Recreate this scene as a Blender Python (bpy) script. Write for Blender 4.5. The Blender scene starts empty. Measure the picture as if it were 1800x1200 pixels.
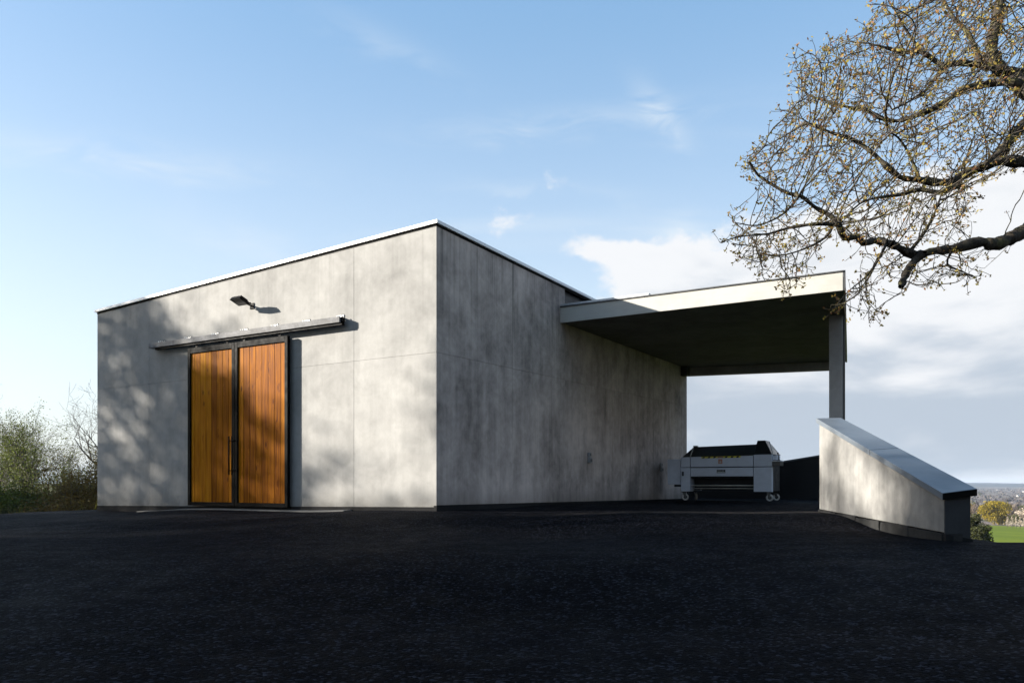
import bpy, bmesh, math, random
import numpy as np
from mathutils import Vector, Matrix, Euler

R = math.radians
scene = bpy.context.scene
COL = scene.collection

# ------------------------------------------------------------------ camera
EYE = 1.15
FPX = 1413.0                      # focal length in photo pixels (1800 wide)
cam_data = bpy.data.cameras.new('camera')
cam = bpy.data.objects.new('camera', cam_data)
COL.objects.link(cam)
cam.location = (0, 0, EYE)
cam.rotation_euler = (R(90), 0, 0)
cam_data.sensor_width = 36.0
cam_data.lens = FPX / 1800 * 36.0
cam_data.shift_y = 248.0 / 1800.0
cam_data.clip_start = 0.1
cam_data.clip_end = 30000
scene.camera = cam

# ------------------------------------------------------------------ light
SUN_DIR = Vector((-2.95, -0.12, 1.0)).normalized()      # towards the sun
SUN_EL = math.asin(SUN_DIR.z)
SUN_AZ = math.atan2(SUN_DIR.x, SUN_DIR.y)
SUN_STRENGTH = 5.0
SKY_STRENGTH = 0.086
scene.view_settings.view_transform = 'Standard'
scene.view_settings.look = 'None'
scene.view_settings.gamma = 1.0
scene.view_settings.use_curve_mapping = False
EXPOSURE = 1.75
scene.view_settings.exposure = EXPOSURE

cy = scene.cycles
cy.max_bounces = 6; cy.diffuse_bounces = 3; cy.glossy_bounces = 2; cy.transmission_bounces = 2; cy.volume_bounces = 0
cy.caustics_reflective = False; cy.caustics_refractive = False

sun_data = bpy.data.lights.new('sun', 'SUN')
sun_data.energy = SUN_STRENGTH
sun_data.angle = R(0.6)
sun_data.color = (1.0, 0.93, 0.82)
sun = bpy.data.objects.new('sun', sun_data)
COL.objects.link(sun)
sun.rotation_euler = SUN_DIR.to_track_quat('Z', 'Y').to_euler()
sun.location = (-40, 5, 40)

world = bpy.data.worlds.new('World')
scene.world = world
world.use_nodes = True


class NT:
    """small node-tree builder"""
    def __init__(self, tree):
        self.t = tree
        tree.nodes.clear()

    def n(self, typ, inp=None, **props):
        nd = self.t.nodes.new(typ)
        for k, v in props.items():
            setattr(nd, k, v)
        for k, v in (inp or {}).items():
            self.set(nd, k, v)
        return nd

    def set(self, nd, k, v):
        s = nd.inputs[k]
        if isinstance(v, bpy.types.NodeSocket):
            self.t.links.new(v, s)
        elif isinstance(v, bpy.types.Node):
            self.t.links.new(v.outputs[0], s)
        else:
            s.default_value = v

    def math(self, op, a, b=0.0, c=None, clamp=False):
        nd = self.n('ShaderNodeMath', operation=op, use_clamp=clamp)
        self.set(nd, 0, a); self.set(nd, 1, b)
        if c is not None: self.set(nd, 2, c)
        return nd.outputs[0]

    def vmath(self, op, a, b=(0, 0, 0)):
        nd = self.n('ShaderNodeVectorMath', operation=op)
        self.set(nd, 0, a); self.set(nd, 1, b)
        return nd.outputs['Value'] if op in ('DOT_PRODUCT', 'LENGTH', 'DISTANCE') else nd.outputs['Vector']

    def noise(self, vec, scale=1.0, detail=4.0, rough=0.55, dist=0.0):
        nd = self.n('ShaderNodeTexNoise', {'Vector': vec, 'Scale': scale, 'Detail': detail,
                                           'Roughness': rough, 'Distortion': dist})
        return nd.outputs[0]

    def ss(self, x, lo, hi, a=0.0, b=1.0):
        nd = self.n('ShaderNodeMapRange', {'Value': x, 'From Min': lo, 'From Max': hi,
                                           'To Min': a, 'To Max': b}, interpolation_type='SMOOTHSTEP')
        return nd.outputs[0]

    def lin(self, x, lo, hi, a=0.0, b=1.0):
        nd = self.n('ShaderNodeMapRange', {'Value': x, 'From Min': lo, 'From Max': hi,
                                           'To Min': a, 'To Max': b})
        return nd.outputs[0]

    def mix(self, f, a, b, blend='MIX'):
        nd = self.n('ShaderNodeMix', data_type='RGBA', blend_type=blend)
        self.set(nd, 0, f); self.set(nd, 6, a); self.set(nd, 7, b)
        return nd.outputs[2]

    def ramp(self, x, stops):
        nd = self.n('ShaderNodeValToRGB', {'Fac': x})
        e = nd.color_ramp.elements
        while len(e) > 1: e.remove(e[-1])
        e[0].position = stops[0][0]; e[0].color = stops[0][1]
        for p, c in stops[1:]:
            k = e.new(p); k.color = c
        return nd.outputs[0]


def c4(r, g=None, b=None):
    return (r, r, r, 1) if g is None else (r, g, b, 1)


def build_world():
    k = NT(world.node_tree)
    out = k.n('ShaderNodeOutputWorld')
    sky = k.n('ShaderNodeTexSky', sky_type='NISHITA', sun_disc=False, sun_elevation=SUN_EL,
              sun_rotation=SUN_AZ, altitude=120.0, air_density=1.0, dust_density=2.2, ozone_density=2.2)
    d = k.vmath('NORMALIZE', k.n('ShaderNodeTexCoord').outputs['Generated'])
    sep = k.n('ShaderNodeSeparateXYZ', {0: d})
    x, y, z = sep.outputs
    DEG = 180 / math.pi
    azd = k.math('MULTIPLY', k.math('ARCTAN2', x, y), DEG)
    eld = k.math('MULTIPLY', k.math('ARCSINE', z), DEG)
    # thin high cloud, stretched, drawn on a plane overhead
    zz = k.math('ADD', k.math('MAXIMUM', z, 0.0), 0.16)
    px = k.math('DIVIDE', x, zz); py = k.math('DIVIDE', y, zz)
    pl = k.n('ShaderNodeCombineXYZ', {0: k.math('MULTIPLY', px, 0.75), 1: k.math('MULTIPLY', py, 1.6), 2: 3.7})
    ci = k.noise(pl, 0.9, 6.0, 0.52, 0.7)
    ci2 = k.noise(k.vmath('ADD', pl, (11.3, 4.1, 0)), 0.28, 3.0, 0.5)
    cirrus = k.math('MULTIPLY', k.ss(ci, 0.48, 0.88), k.ss(ci2, 0.42, 0.62))
    # a few separate wisps
    wn = k.noise(k.n('ShaderNodeCombineXYZ', {0: k.math('MULTIPLY', azd, 0.16), 1: k.math('MULTIPLY', eld, 0.55), 2: 1.0}), 1.0, 5.0, 0.6, 0.8)
    wy = k.math('MULTIPLY', k.math('SUBTRACT', wn, 0.5), 3.0)
    for (a0, e0, ra, re, sl, amt) in ((3.5, 24.2, 8.5, 0.75, 0.06, 0.36), (10.6, 24.3, 1.7, 1.2, -0.85, 0.50), (2.0, 20.0, 6.0, 0.5, -0.05, 0.28),
                                      (-8.5, 28.2, 4.5, 1.1, -0.3, 0.20), (12.0, 17.2, 1.6, 1.2, 0.0, 0.4), (-26.0, 20.0, 9.0, 1.0, 0.05, 0.4)):
        da = k.math('SUBTRACT', azd, a0)
        de = k.math('SUBTRACT', k.math('ADD', k.math('SUBTRACT', eld, e0), wy), k.math('MULTIPLY', da, sl))
        q = k.math('ADD', k.math('POWER', k.math('DIVIDE', da, ra), 2.0), k.math('POWER', k.math('DIVIDE', de, re), 2.0))
        g = k.math('MULTIPLY', k.math('EXPONENT', k.math('MULTIPLY', q, -1.0)), k.math('MULTIPLY', k.ss(wn, 0.30, 0.70), amt))
        cirrus = k.math('ADD', cirrus, g, clamp=True)
    # cumulus bank: built up low over the valley, small puffs elsewhere
    dv = k.n('ShaderNodeCombineXYZ', {0: x, 1: y, 2: k.math('MULTIPLY', z, 1.4)})
    big = k.noise(dv, 3.4, 7.0, 0.55, 0.15)
    fine = k.noise(dv, 11.0, 6.0, 0.6, 0.1)
    tilt_ = k.lin(azd, 3.0, 16.0, -3.4, -0.4)
    top = k.lin(k.math('SUBTRACT', eld, tilt_), 12.0, 24.0, 0.58, -0.42)
    left = k.lin(azd, 1.5, 13.5, -0.36, 0.50)
    bank = k.math('MINIMUM', top, left)
    bank = k.math('MAXIMUM', bank, -0.24)
    low = k.ss(z, 0.02, 0.30, 0.05, 0.0)
    f = k.math('ADD', k.math('ADD', big, k.math('MULTIPLY', k.math('SUBTRACT', fine, 0.5), 0.42)),
               k.math('ADD', bank, low))
    cum = k.ss(f, 0.49, 0.58)
    # thickness gives grey bellies
    thick = k.ss(f, 0.56, 0.86)
    g2 = k.noise(k.n('ShaderNodeCombineXYZ', {0: x, 1: y, 2: k.math('MULTIPLY', z, 3.4)}), 4.2, 6.0, 0.5, 0.3)
    belly = k.math('MULTIPLY', thick, k.ss(k.math('ADD', g2, k.lin(eld, 0.0, 16.0, 0.16, -0.10)), 0.36, 0.62))
    K = 0.5 ** EXPOSURE
    ccol = k.mix(belly, c4(0.93 * K, 0.95 * K, 0.98 * K), c4(0.53 * K, 0.61 * K, 0.71 * K))
    skyc = k.n('ShaderNodeVectorMath', {0: sky.outputs[0], 'Scale': SKY_STRENGTH}, operation='SCALE').outputs[0]
    # thin pale veil, thicker towards the horizon
    veil = k.ss(z, 0.0, 0.55, 0.68, 0.50)
    vcol = k.mix(k.ss(z, 0.06, 0.60), c4(0.90 * K, 0.98 * K, 1.02 * K), c4(0.26 * K, 0.55 * K, 0.88 * K))
    skyc = k.mix(veil, skyc, vcol)
    c = k.mix(cirrus, skyc, c4(0.84 * K, 0.92 * K, 0.98 * K))
    c = k.mix(cum, c, ccol)
    bg = k.n('ShaderNodeBackground', {'Color': c, 'Strength': 1.0})
    k.set(out, 0, bg)


build_world()

# ------------------------------------------------------------------ materials
MATS = {}


def new_mat(name):
    m = bpy.data.materials.new(name)
    m.use_nodes = True
    MATS[name] = m
    k = NT(m.node_tree)
    out = k.n('ShaderNodeOutputMaterial')
    b = k.n('ShaderNodeBsdfPrincipled')
    k.set(out, 0, b)
    return m, k, b, out


def bump(k, b, height, strength=0.3, dist=0.01):
    nd = k.n('ShaderNodeBump', {'Height': height, 'Strength': strength, 'Distance': dist})
    k.set(b, 'Normal', nd)


def concrete(name, lo, hi, tint=(1.0, 0.985, 0.95), dark_spots=None, streak=1.0, drip=False, dripamt=0.18):
    m, k, b, out = new_mat(name)
    p = k.n('ShaderNodeTexCoord').outputs['Object']
    rnd = k.n('ShaderNodeObjectInfo').outputs['Random']
    p1 = k.vmath('ADD', p, k.n('ShaderNodeCombineXYZ', {2: k.math('MULTIPLY', rnd, 0.6)}))
    big = k.noise(p1, 0.55, 7.0, 0.6, 0.5)
    st = k.noise(k.vmath('MULTIPLY', p1, (3.2, 3.2, 0.30)), 1.0, 6.0, 0.62, 0.15)
    st2 = k.noise(k.vmath('MULTIPLY', p1, (17.0, 17.0, 0.5)), 1.0, 4.0, 0.6, 0.1)
    med = k.noise(p, 6.0, 8.0, 0.66)
    fin = k.noise(p, 90.0, 3.0, 0.6)
    cl = k.noise(p1, 1.9, 6.0, 0.62, 0.8)
    v = k.math('ADD', k.math('MULTIPLY', big, 1.1), k.math('MULTIPLY', st, 0.42 * streak))
    v = k.math('ADD', v, k.math('MULTIPLY', cl, 0.6))
    v = k.math('ADD', v, k.math('MULTIPLY', st2, 0.12 * streak))
    v = k.math('ADD', v, k.math('MULTIPLY', med, 0.45))
    v = k.math('ADD', v, k.math('MULTIPLY', fin, 0.16))
    mid = 0.5 * (1.1 + 0.6 + 0.54 * streak + 0.45 + 0.16)
    v = k.lin(v, mid - 0.36, mid + 0.36)
    v = k.math('ADD', v, k.math('MULTIPLY', k.math('SUBTRACT', rnd, 0.5), 0.10), clamp=True)
    col = k.mix(v, c4(*[lo * t for t in tint]), c4(*[hi * t for t in tint]))
    if drip:
        zc = k.n('ShaderNodeSeparateXYZ', {0: p}).outputs[2]
        run = k.noise(k.vmath('MULTIPLY', p, (9.0, 9.0, 0.16)), 1.0, 4.0, 0.6)
        dr = k.math('MULTIPLY', k.ss(run, 0.52, 0.72), k.ss(k.math('ADD', zc, k.math('MULTIPLY', st, 1.6)), 4.6, 6.3))
        col = k.mix(k.math('MULTIPLY', dr, dripamt), col, c4(0.07, 0.066, 0.06))
        sp = k.ss(k.math('SUBTRACT', zc, k.math('MULTIPLY', med, 0.55)), 0.36, 0.80, 0.55, 0.0)
        col = k.mix(k.math('MULTIPLY', sp, k.ss(cl, 0.35, 0.6, 0.4, 1.0)), col, c4(0.085, 0.078, 0.066))
    # pin holes
    vor = k.n('ShaderNodeTexVoronoi', {'Vector': p, 'Scale': 26.0})
    hole = k.math('MULTIPLY', k.ss(vor.outputs['Distance'], 0.03, 0.10, 1.0, 0.0), k.ss(med, 0.5, 0.62))
    col = k.mix(k.math('MULTIPLY', hole, 0.5), col, c4(0.08))
    if dark_spots is not None:
        for (sx, sy, sz, rx, rz, amt) in dark_spots:
            q = k.vmath('MULTIPLY', k.vmath('SUBTRACT', p, (sx, sy, sz)), (1.0 / rx, 1.0 / rx, 1.0 / rz))
            dd = k.vmath('LENGTH', q)
            dd = k.math('ADD', dd, k.math('MULTIPLY', k.math('SUBTRACT', med, 0.5), 0.6))
            f = k.ss(dd, 0.15, 1.0, amt, 0.0)
            col = k.mix(f, col, c4(0.05, 0.045, 0.04))
    k.set(b, 'Base Color', col)
    k.set(b, 'Roughness', 0.86)
    k.set(b, 'Specular IOR Level', 0.12)
    h = k.math('ADD', k.math('MULTIPLY', med, 0.7), k.math('MULTIPLY', fin, 0.35))
    h = k.math('SUBTRACT', h, k.math('MULTIPLY', hole, 0.6))
    h = k.math('ADD', h, k.math('MULTIPLY', st2, 0.25))
    bump(k, b, h, 0.32, 0.012)
    return m


def metal(name, col, rough=0.45, metallic=0.0, spec=0.5, var=0.25, nscale=4.0):
    m, k, b, out = new_mat(name)
    p = k.n('ShaderNodeTexCoord').outputs['Object']
    n = k.noise(p, nscale, 6.0, 0.6, 0.3)
    n2 = k.noise(k.vmath('MULTIPLY', p, (3, 3, 20)), 1.0, 4.0, 0.6)
    f = k.ss(k.math('ADD', k.math('MULTIPLY', n, 0.7), k.math('MULTIPLY', n2, 0.3)), 0.35, 0.65)
    cc = k.mix(f, c4(*[c * (1 - var) for c in col]), c4(*[min(1, c * (1 + var * 0.5)) for c in col]))
    k.set(b, 'Base Color', cc)
    k.set(b, 'Roughness', k.lin(n, 0.3, 0.7, rough * 0.8, min(1, rough * 1.25)))
    k.set(b, 'Metallic', metallic)
    k.set(b, 'Specular IOR Level', spec)
    return m


def wood():
    m, k, b, out = new_mat('varnished_pine')
    tc = k.n('ShaderNodeTexCoord').outputs['Object']
    rnd = k.n('ShaderNodeObjectInfo').outputs['Random']
    off = k.n('ShaderNodeCombineXYZ', {0: k.math('MULTIPLY', rnd, 37.0), 1: k.math('MULTIPLY', rnd, 11.0),
                                       2: k.math('MULTIPLY', rnd, 53.0)})
    p = k.vmath('ADD', tc, off)
    # knots: sparse cells stretched along the board
    kv = k.n('ShaderNodeTexVoronoi', {'Vector': k.vmath('MULTIPLY', p, (7.0, 1.0, 2.6)), 'Scale': 1.0, 'Randomness': 1.0})
    kd = kv.outputs['Distance']
    pick = k.math('GREATER_THAN', k.n('ShaderNodeSeparateColor', {0: kv.outputs['Color']}).outputs[0], 0.52)
    knot = k.math('MULTIPLY', k.ss(kd, 0.07, 0.20, 1.0, 0.0), pick)
    halo = k.math('MULTIPLY', k.ss(kd, 0.05, 0.50, 1.0, 0.0), pick)
    # grain bends round knots
    gz = k.vmath('MULTIPLY', p, (34.0, 8.0, 1.1))
    gz = k.vmath('ADD', gz, k.n('ShaderNodeCombineXYZ', {0: k.math('MULTIPLY', halo, 2.4)}))
    g = k.noise(gz, 1.0, 6.0, 0.62, 0.6)
    g2 = k.noise(k.vmath('MULTIPLY', p, (120.0, 20.0, 3.0)), 1.0, 3.0, 0.6)
    tone = k.noise(k.vmath('MULTIPLY', p, (1.5, 1.0, 0.7)), 1.0, 3.0, 0.5)
    f = k.math('ADD', k.math('MULTIPLY', k.lin(g, 0.32, 0.68), 0.65), k.math('MULTIPLY', g2, 0.22))
    f = k.math('ADD', f, k.math('MULTIPLY', k.math('SUBTRACT', tone, 0.5), 0.5))
    f = k.math('ADD', f, k.math('MULTIPLY', k.math('SUBTRACT', rnd, 0.5), 0.5), clamp=True)
    col = k.ramp(f, [(0.0, c4(0.10, 0.025, 0.0008)), (0.5, c4(0.26, 0.087, 0.002)), (1.0, c4(0.43, 0.182, 0.009))])
    col = k.mix(k.math('MULTIPLY', halo, 0.35), col, c4(0.17, 0.050, 0.002))
    col = k.mix(k.math('MULTIPLY', knot, 0.85), col, c4(0.06, 0.014, 0.002))
    k.set(b, 'Base Color', col)
    k.set(b, 'Roughness', k.lin(g, 0.3, 0.7, 0.42, 0.58))
    k.set(b, 'Specular IOR Level', 0.03)
    bump(k, b, k.math('ADD', k.math('MULTIPLY', g, 0.6), k.math('MULTIPLY', g2, 0.4)), 0.25, 0.004)


def asphalt():
    m, k, b, out = new_mat('asphalt')
    p = k.n('ShaderNodeNewGeometry').outputs['Position']
    chip = k.n('ShaderNodeTexVoronoi', {'Vector': p, 'Scale': 42.0})
    chip2 = k.n('ShaderNodeTexVoronoi', {'Vector': p, 'Scale': 110.0})
    cs = k.n('ShaderNodeSeparateColor', {0: chip.outputs['Color']}).outputs[0]
    big = k.noise(p, 0.30, 6.0, 0.6, 0.6)
    lane = k.noise(k.vmath('MULTIPLY', p, (0.22, 1.5, 1.0)), 1.0, 5.0, 0.6, 0.5)
    med = k.noise(p, 3.0, 7.0, 0.65)
    f = k.math('ADD', k.math('MULTIPLY', big, 0.35), k.math('MULTIPLY', lane, 0.22))
    f = k.lin(k.math('ADD', f, k.math('MULTIPLY', med, 0.43)), 0.36, 0.66)
    # edges of the paver passes
    sp_ = k.n('ShaderNodeSeparateXYZ', {0: p})
    for (y0, sl, amt) in ((5.75, -0.30, 0.30), (9.4, -0.12, -0.25), (3.9, -0.05, 0.2)):
        g = k.math('SUBTRACT', k.math('SUBTRACT', sp_.outputs[1], y0), k.math('MULTIPLY', sp_.outputs[0], sl))
        g = k.math('ADD', g, k.math('MULTIPLY', k.math('SUBTRACT', med, 0.5), 0.25))
        f = k.math('SUBTRACT', f, k.math('MULTIPLY', k.math('MULTIPLY', k.ss(g, -0.05, 0.05), k.ss(g, 0.3, 1.6, 1.0, 0.0)), amt))
    f = k.math('MAXIMUM', f, 0.0)
    col = k.mix(f, c4(0.0005, 0.0006, 0.0012), c4(0.0026, 0.0029, 0.0050))
    col = k.mix(k.ss(cs, 0.72, 0.95), col, c4(0.026, 0.028, 0.038))
    col = k.mix(k.ss(k.noise(p, 30.0, 3.0, 0.7), 0.42, 0.60, 0.6, 0.0), col, c4(0.0005))
    # dusty joint where the forecourt meets the yard
    a = Vector((-1.1, 12.7)); c = Vector((5.2, 13.9)); e = (c - a).normalized(); nrm = Vector((-e.y, e.x))
    dist = k.math('ABSOLUTE', k.math('SUBTRACT', k.vmath('DOT_PRODUCT', p, (nrm.x, nrm.y, 0)), nrm.dot(a)))
    s = k.vmath('DOT_PRODUCT', p, (e.x, e.y, 0))
    joint = k.math('MULTIPLY', k.ss(dist, 0.12, 0.45, 1.0, 0.0), k.ss(s, e.dot(a) + 0.5, e.dot(c) - 1.0, 0.15, 1.0))
    joint = k.math('MULTIPLY', joint, k.ss(med, 0.32, 0.6))
    col = k.mix(k.math('MULTIPLY', joint, 0.75), col, c4(0.06, 0.052, 0.046))
    k.set(b, 'Base Color', col)
    k.set(b, 'Roughness', k.lin(med, 0.35, 0.65, 0.68, 0.86))
    k.set(b, 'Specular IOR Level', k.ss(k.noise(p, 0.16, 3.0, 0.5), 0.45, 0.68, 0.02, 0.055))
    h = k.math('ADD', k.math('MULTIPLY', chip.outputs['Distance'], -1.0), k.math('MULTIPLY', chip2.outputs['Distance'], -0.5))
    h = k.math('ADD', h, k.math('MULTIPLY', med, 1.2))
    bump(k, b, h, 1.0, 0.011)


def leaf_mat(name, cols, trans=0.35):
    m, k, b, out = new_mat(name)
    p = k.n('ShaderNodeNewGeometry')
    r = p.outputs['Random Per Island']
    pos = p.outputs['Position']
    n = k.noise(pos, 1.2, 3.0, 0.5)
    f = k.math('ADD', k.math('MULTIPLY', r, 0.75), k.math('MULTIPLY', k.math('SUBTRACT', n, 0.5), 0.7), clamp=True)
    stops = [(i / max(1, len(cols) - 1), c4(*c)) for i, c in enumerate(cols)]
    col = k.ramp(f, stops)
    k.set(b, 'Base Color', col)
    k.set(b, 'Roughness', 0.6)
    k.set(b, 'Specular IOR Level', 0.25)
    tr = k.n('ShaderNodeBsdfTranslucent', {'Color': col})
    mx = k.n('ShaderNodeMixShader', {0: trans, 1: b.outputs[0], 2: tr.outputs[0]})
    k.set(out, 0, mx)


def bark_mat(name, lo, hi, moss=0.0):
    m, k, b, out = new_mat(name)
    p = k.n('ShaderNodeNewGeometry').outputs['Position']
    n = k.noise(p, 9.0, 8.0, 0.7, 0.6)
    n2 = k.noise(p, 45.0, 5.0, 0.7)
    f = k.ss(k.math('ADD', k.math('MULTIPLY', n, 0.6), k.math('MULTIPLY', n2, 0.4)), 0.36, 0.64)
    col = k.mix(f, c4(*lo), c4(*hi))
    if moss:
        col = k.mix(k.math('MULTIPLY', k.ss(k.noise(p, 3.5, 6.0, 0.7), 0.5, 0.66), moss), col, c4(0.16, 0.15, 0.06))
    k.set(b, 'Base Color', col)
    k.set(b, 'Roughness', 0.9)
    k.set(b, 'Specular IOR Level', 0.2)
    bump(k, b, k.math('ADD', n, k.math('MULTIPLY', n2, 0.5)), 0.6, 0.02)


DARK_SPOTS_R = [(0.0, 8.9, 0.9, 0.75, 1.0, 0.62), (0.0, 9.3, 1.6, 0.35, 0.7, 0.35)]  # soft darker ovals low on the side wall
concrete('concrete_front', 0.175, 0.335, drip=True)
concrete('concrete_side', 0.12, 0.47, tint=(1.24, 1.06, 0.96), drip=True, dripamt=0.6, dark_spots=DARK_SPOTS_R, streak=1.7)  # same concrete as the front, recoloured to make up for its shade
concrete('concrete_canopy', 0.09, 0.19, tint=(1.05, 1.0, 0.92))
concrete('concrete_column', 0.22, 0.40, tint=(1.06, 1, .96))
concrete('concrete_boundary', 0.10, 0.27, streak=1.2)
concrete('dark_end', 0.025, 0.06, tint=(1, 1, 1.05), streak=0.3)
concrete('plinth_bitumen', 0.006, 0.022, tint=(1, 1, 1.04))
concrete('plinth_stone', 0.008, 0.04, tint=(1, 1, 1.0))
concrete('threshold_concrete', 0.07, 0.16)
metal('fascia_panel', (0.34, 0.335, 0.31), 0.55, 0.0, 0.4, 0.10, 1.5)
metal('white_metal', (0.80, 0.81, 0.82), 0.35, 0.0, 0.5, 0.04)
metal('galvanised', (0.42, 0.44, 0.46), 0.42, 0.6, 0.5, 0.25, 9.0)
metal('dark_trim', (0.035, 0.036, 0.038), 0.45, 0.0, 0.5, 0.25)
metal('black_steel', (0.0025, 0.0025, 0.0027), 0.55, 0.0, 0.05, 0.4, 6.0)
metal('rail_steel', (0.17, 0.17, 0.175), 0.6, 0.0, 0.06, 0.45, 7.0)
metal('bolt_zinc', (0.72, 0.73, 0.74), 0.28, 0.8, 0.5, 0.2, 30.0)
metal('coping_slate', (0.12, 0.14, 0.165), 0.42, 0.0, 0.35, 0.10, 2.0)
metal('dark_cladding', (0.012, 0.014, 0.018), 0.5, 0.0, 0.4, 0.2)
metal('machine_grey', (0.48, 0.51, 0.58), 0.42, 0.0, 0.5, 0.10, 2.5)
metal('machine_dark', (0.016, 0.017, 0.017), 0.35, 0.0, 0.5, 0.3)
metal('machine_black', (0.006, 0.006, 0.007), 0.6, 0.0, 0.3, 0.2)
metal('machine_steel', (0.50, 0.48, 0.42), 0.4, 0.2, 0.5, 0.2)
metal('caster_rubber', (0.42, 0.40, 0.37), 0.7, 0.0, 0.3, 0.2)
metal('hazard_yellow', (0.62, 0.56, 0.05), 0.5, 0.0, 0.4, 0.1)
metal('label_orange', (0.42, 0.20, 0.14), 0.5, 0.0, 0.4, 0.2, 40)
metal('label_pale', (0.42, 0.45, 0.42), 0.5, 0.0, 0.4, 0.3, 60)
metal('plastic_grey', (0.20, 0.20, 0.20), 0.5, 0.0, 0.4, 0.1)
metal('lamp_glass', (0.05, 0.05, 0.045), 0.12, 0.0, 0.6, 0.2)
wood()
asphalt()
leaf_mat('oak_buds', [(0.16, 0.065, 0.03), (0.25, 0.16, 0.040), (0.27, 0.225, 0.05), (0.36, 0.31, 0.085)], 0.35)
leaf_mat('spring_green', [(0.045, 0.06, 0.012), (0.085, 0.11, 0.018), (0.15, 0.16, 0.03)])
leaf_mat('dull_green', [(0.034, 0.038, 0.009), (0.075, 0.075, 0.014), (0.14, 0.125, 0.024)])
leaf_mat('brown_twig_leaf', [(0.075, 0.045, 0.016), (0.12, 0.085, 0.022), (0.15, 0.13, 0.03)])
leaf_mat('yellow_leaf', [(0.10, 0.085, 0.006), (0.23, 0.17, 0.008), (0.33, 0.24, 0.014)])
leaf_mat('dark_bush_leaf', [(0.018, 0.022, 0.009), (0.045, 0.05, 0.016), (0.10, 0.105, 0.025)])
leaf_mat('bare_wood', [(0.10, 0.075, 0.06), (0.15, 0.115, 0.09), (0.19, 0.16, 0.12)])
leaf_mat('pale_blossom', [(0.34, 0.28, 0.21), (0.46, 0.39, 0.31), (0.55, 0.49, 0.40)])
bark_mat('oak_bark', (0.016, 0.013, 0.011), (0.075, 0.063, 0.05), 0.5)
bark_mat('grey_bark', (0.035, 0.030, 0.025), (0.11, 0.10, 0.085))

# ------------------------------------------------------------------ mesh helpers


def link(o, parent=None):
    COL.objects.link(o)
    if parent is not None:
        o.parent = parent
    return o


def tag(o, label=None, cat=None, group=None, kind=None):
    if label: o['label'] = label
    if cat: o['category'] = cat
    if group: o['group'] = group
    if kind: o['kind'] = kind
    return o


def empty(name, loc=(0, 0, 0), rz=0.0):
    o = bpy.data.objects.new(name, None)
    o.location = loc
    o.rotation_euler = (0, 0, rz)
    o.empty_display_size = 0.2
    return link(o)


def bm_obj(name, bm, mat, parent=None, smooth=False, bevel=0.0):
    if bevel > 0:
        bmesh.ops.bevel(bm, geom=list(bm.edges), offset=bevel, segments=1, affect='EDGES', clamp_overlap=True)
    bmesh.ops.recalc_face_normals(bm, faces=list(bm.faces))
    me = bpy.data.meshes.new(name)
    bm.to_mesh(me)
    bm.free()
    me.materials.append(MATS[mat])
    if smooth:
        me.shade_smooth()
    return link(bpy.data.objects.new(name, me), parent)


def hexa(bm, p):
    """p: 8 points, bottom ring 0-3 then top ring 4-7 (same order)"""
    v = [bm.verts.new(q) for q in p]
    for f in ((3, 2, 1, 0), (4, 5, 6, 7), (0, 1, 5, 4), (1, 2, 6, 5), (2, 3, 7, 6), (3, 0, 4, 7)):
        bm.faces.new([v[i] for i in f])


def addbox(bm, x0, x1, y0, y1, z0, z1):
    hexa(bm, [(x0, y0, z0), (x1, y0, z0), (x1, y1, z0), (x0, y1, z0),
              (x0, y0, z1), (x1, y0, z1), (x1, y1, z1), (x0, y1, z1)])


def box(name, x0, x1, y0, y1, z0, z1, mat, parent=None, bevel=0.0):
    bm = bmesh.new()
    addbox(bm, x0, x1, y0, y1, z0, z1)
    return bm_obj(name, bm, mat, parent, bevel=bevel)


def hexobj(name, pts, mat, parent=None, bevel=0.0):
    bm = bmesh.new()
    hexa(bm, pts)
    return bm_obj(name, bm, mat, parent, bevel=bevel)


def addtube(bm, p0, p1, r0, r1=None, n=10, caps=True):
    p0 = Vector(p0); p1 = Vector(p1)
    r1 = r0 if r1 is None else r1
    d = (p1 - p0).normalized()
    a = d.orthogonal().normalized(); c = d.cross(a)
    A, B = [], []
    for i in range(n):
        t = 2 * math.pi * i / n
        o = a * math.cos(t) + c * math.sin(t)
        A.append(bm.verts.new(p0 + o * r0)); B.append(bm.verts.new(p1 + o * r1))
    for i in range(n):
        j = (i + 1) % n
        bm.faces.new((A[i], A[j], B[j], B[i]))
    if caps:
        bm.faces.new(list(reversed(A))); bm.faces.new(B)


def tube(name, p0, p1, r, mat, parent=None, n=10, smooth=False):
    bm = bmesh.new()
    addtube(bm, p0, p1, r, n=n)
    return bm_obj(name, bm, mat, parent, smooth)


def addring(bm, c, axis, R_, r_, w, n=20):
    """flat ring (tyre): outer radius R_, inner r_, width w along axis"""
    c = Vector(c); d = Vector(axis).normalized()
    a = d.orthogonal().normalized(); b = d.cross(a)
    rings = []
    for (rad, off) in ((r_, -w), (R_ * 0.93, -w), (R_, -w * 0.6), (R_, w * 0.6), (R_ * 0.93, w), (r_, w)):
        rings.append([bm.verts.new(c + d * off * 0.5 + (a * math.cos(2 * math.pi * i / n) + b * math.sin(2 * math.pi * i / n)) * rad)
                      for i in range(n)])
    m = len(rings)
    for q in range(m):
        A = rings[q]; B = rings[(q + 1) % m]
        for i in range(n):
            j = (i + 1) % n
            bm.faces.new((A[i], A[j], B[j], B[i]))


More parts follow.
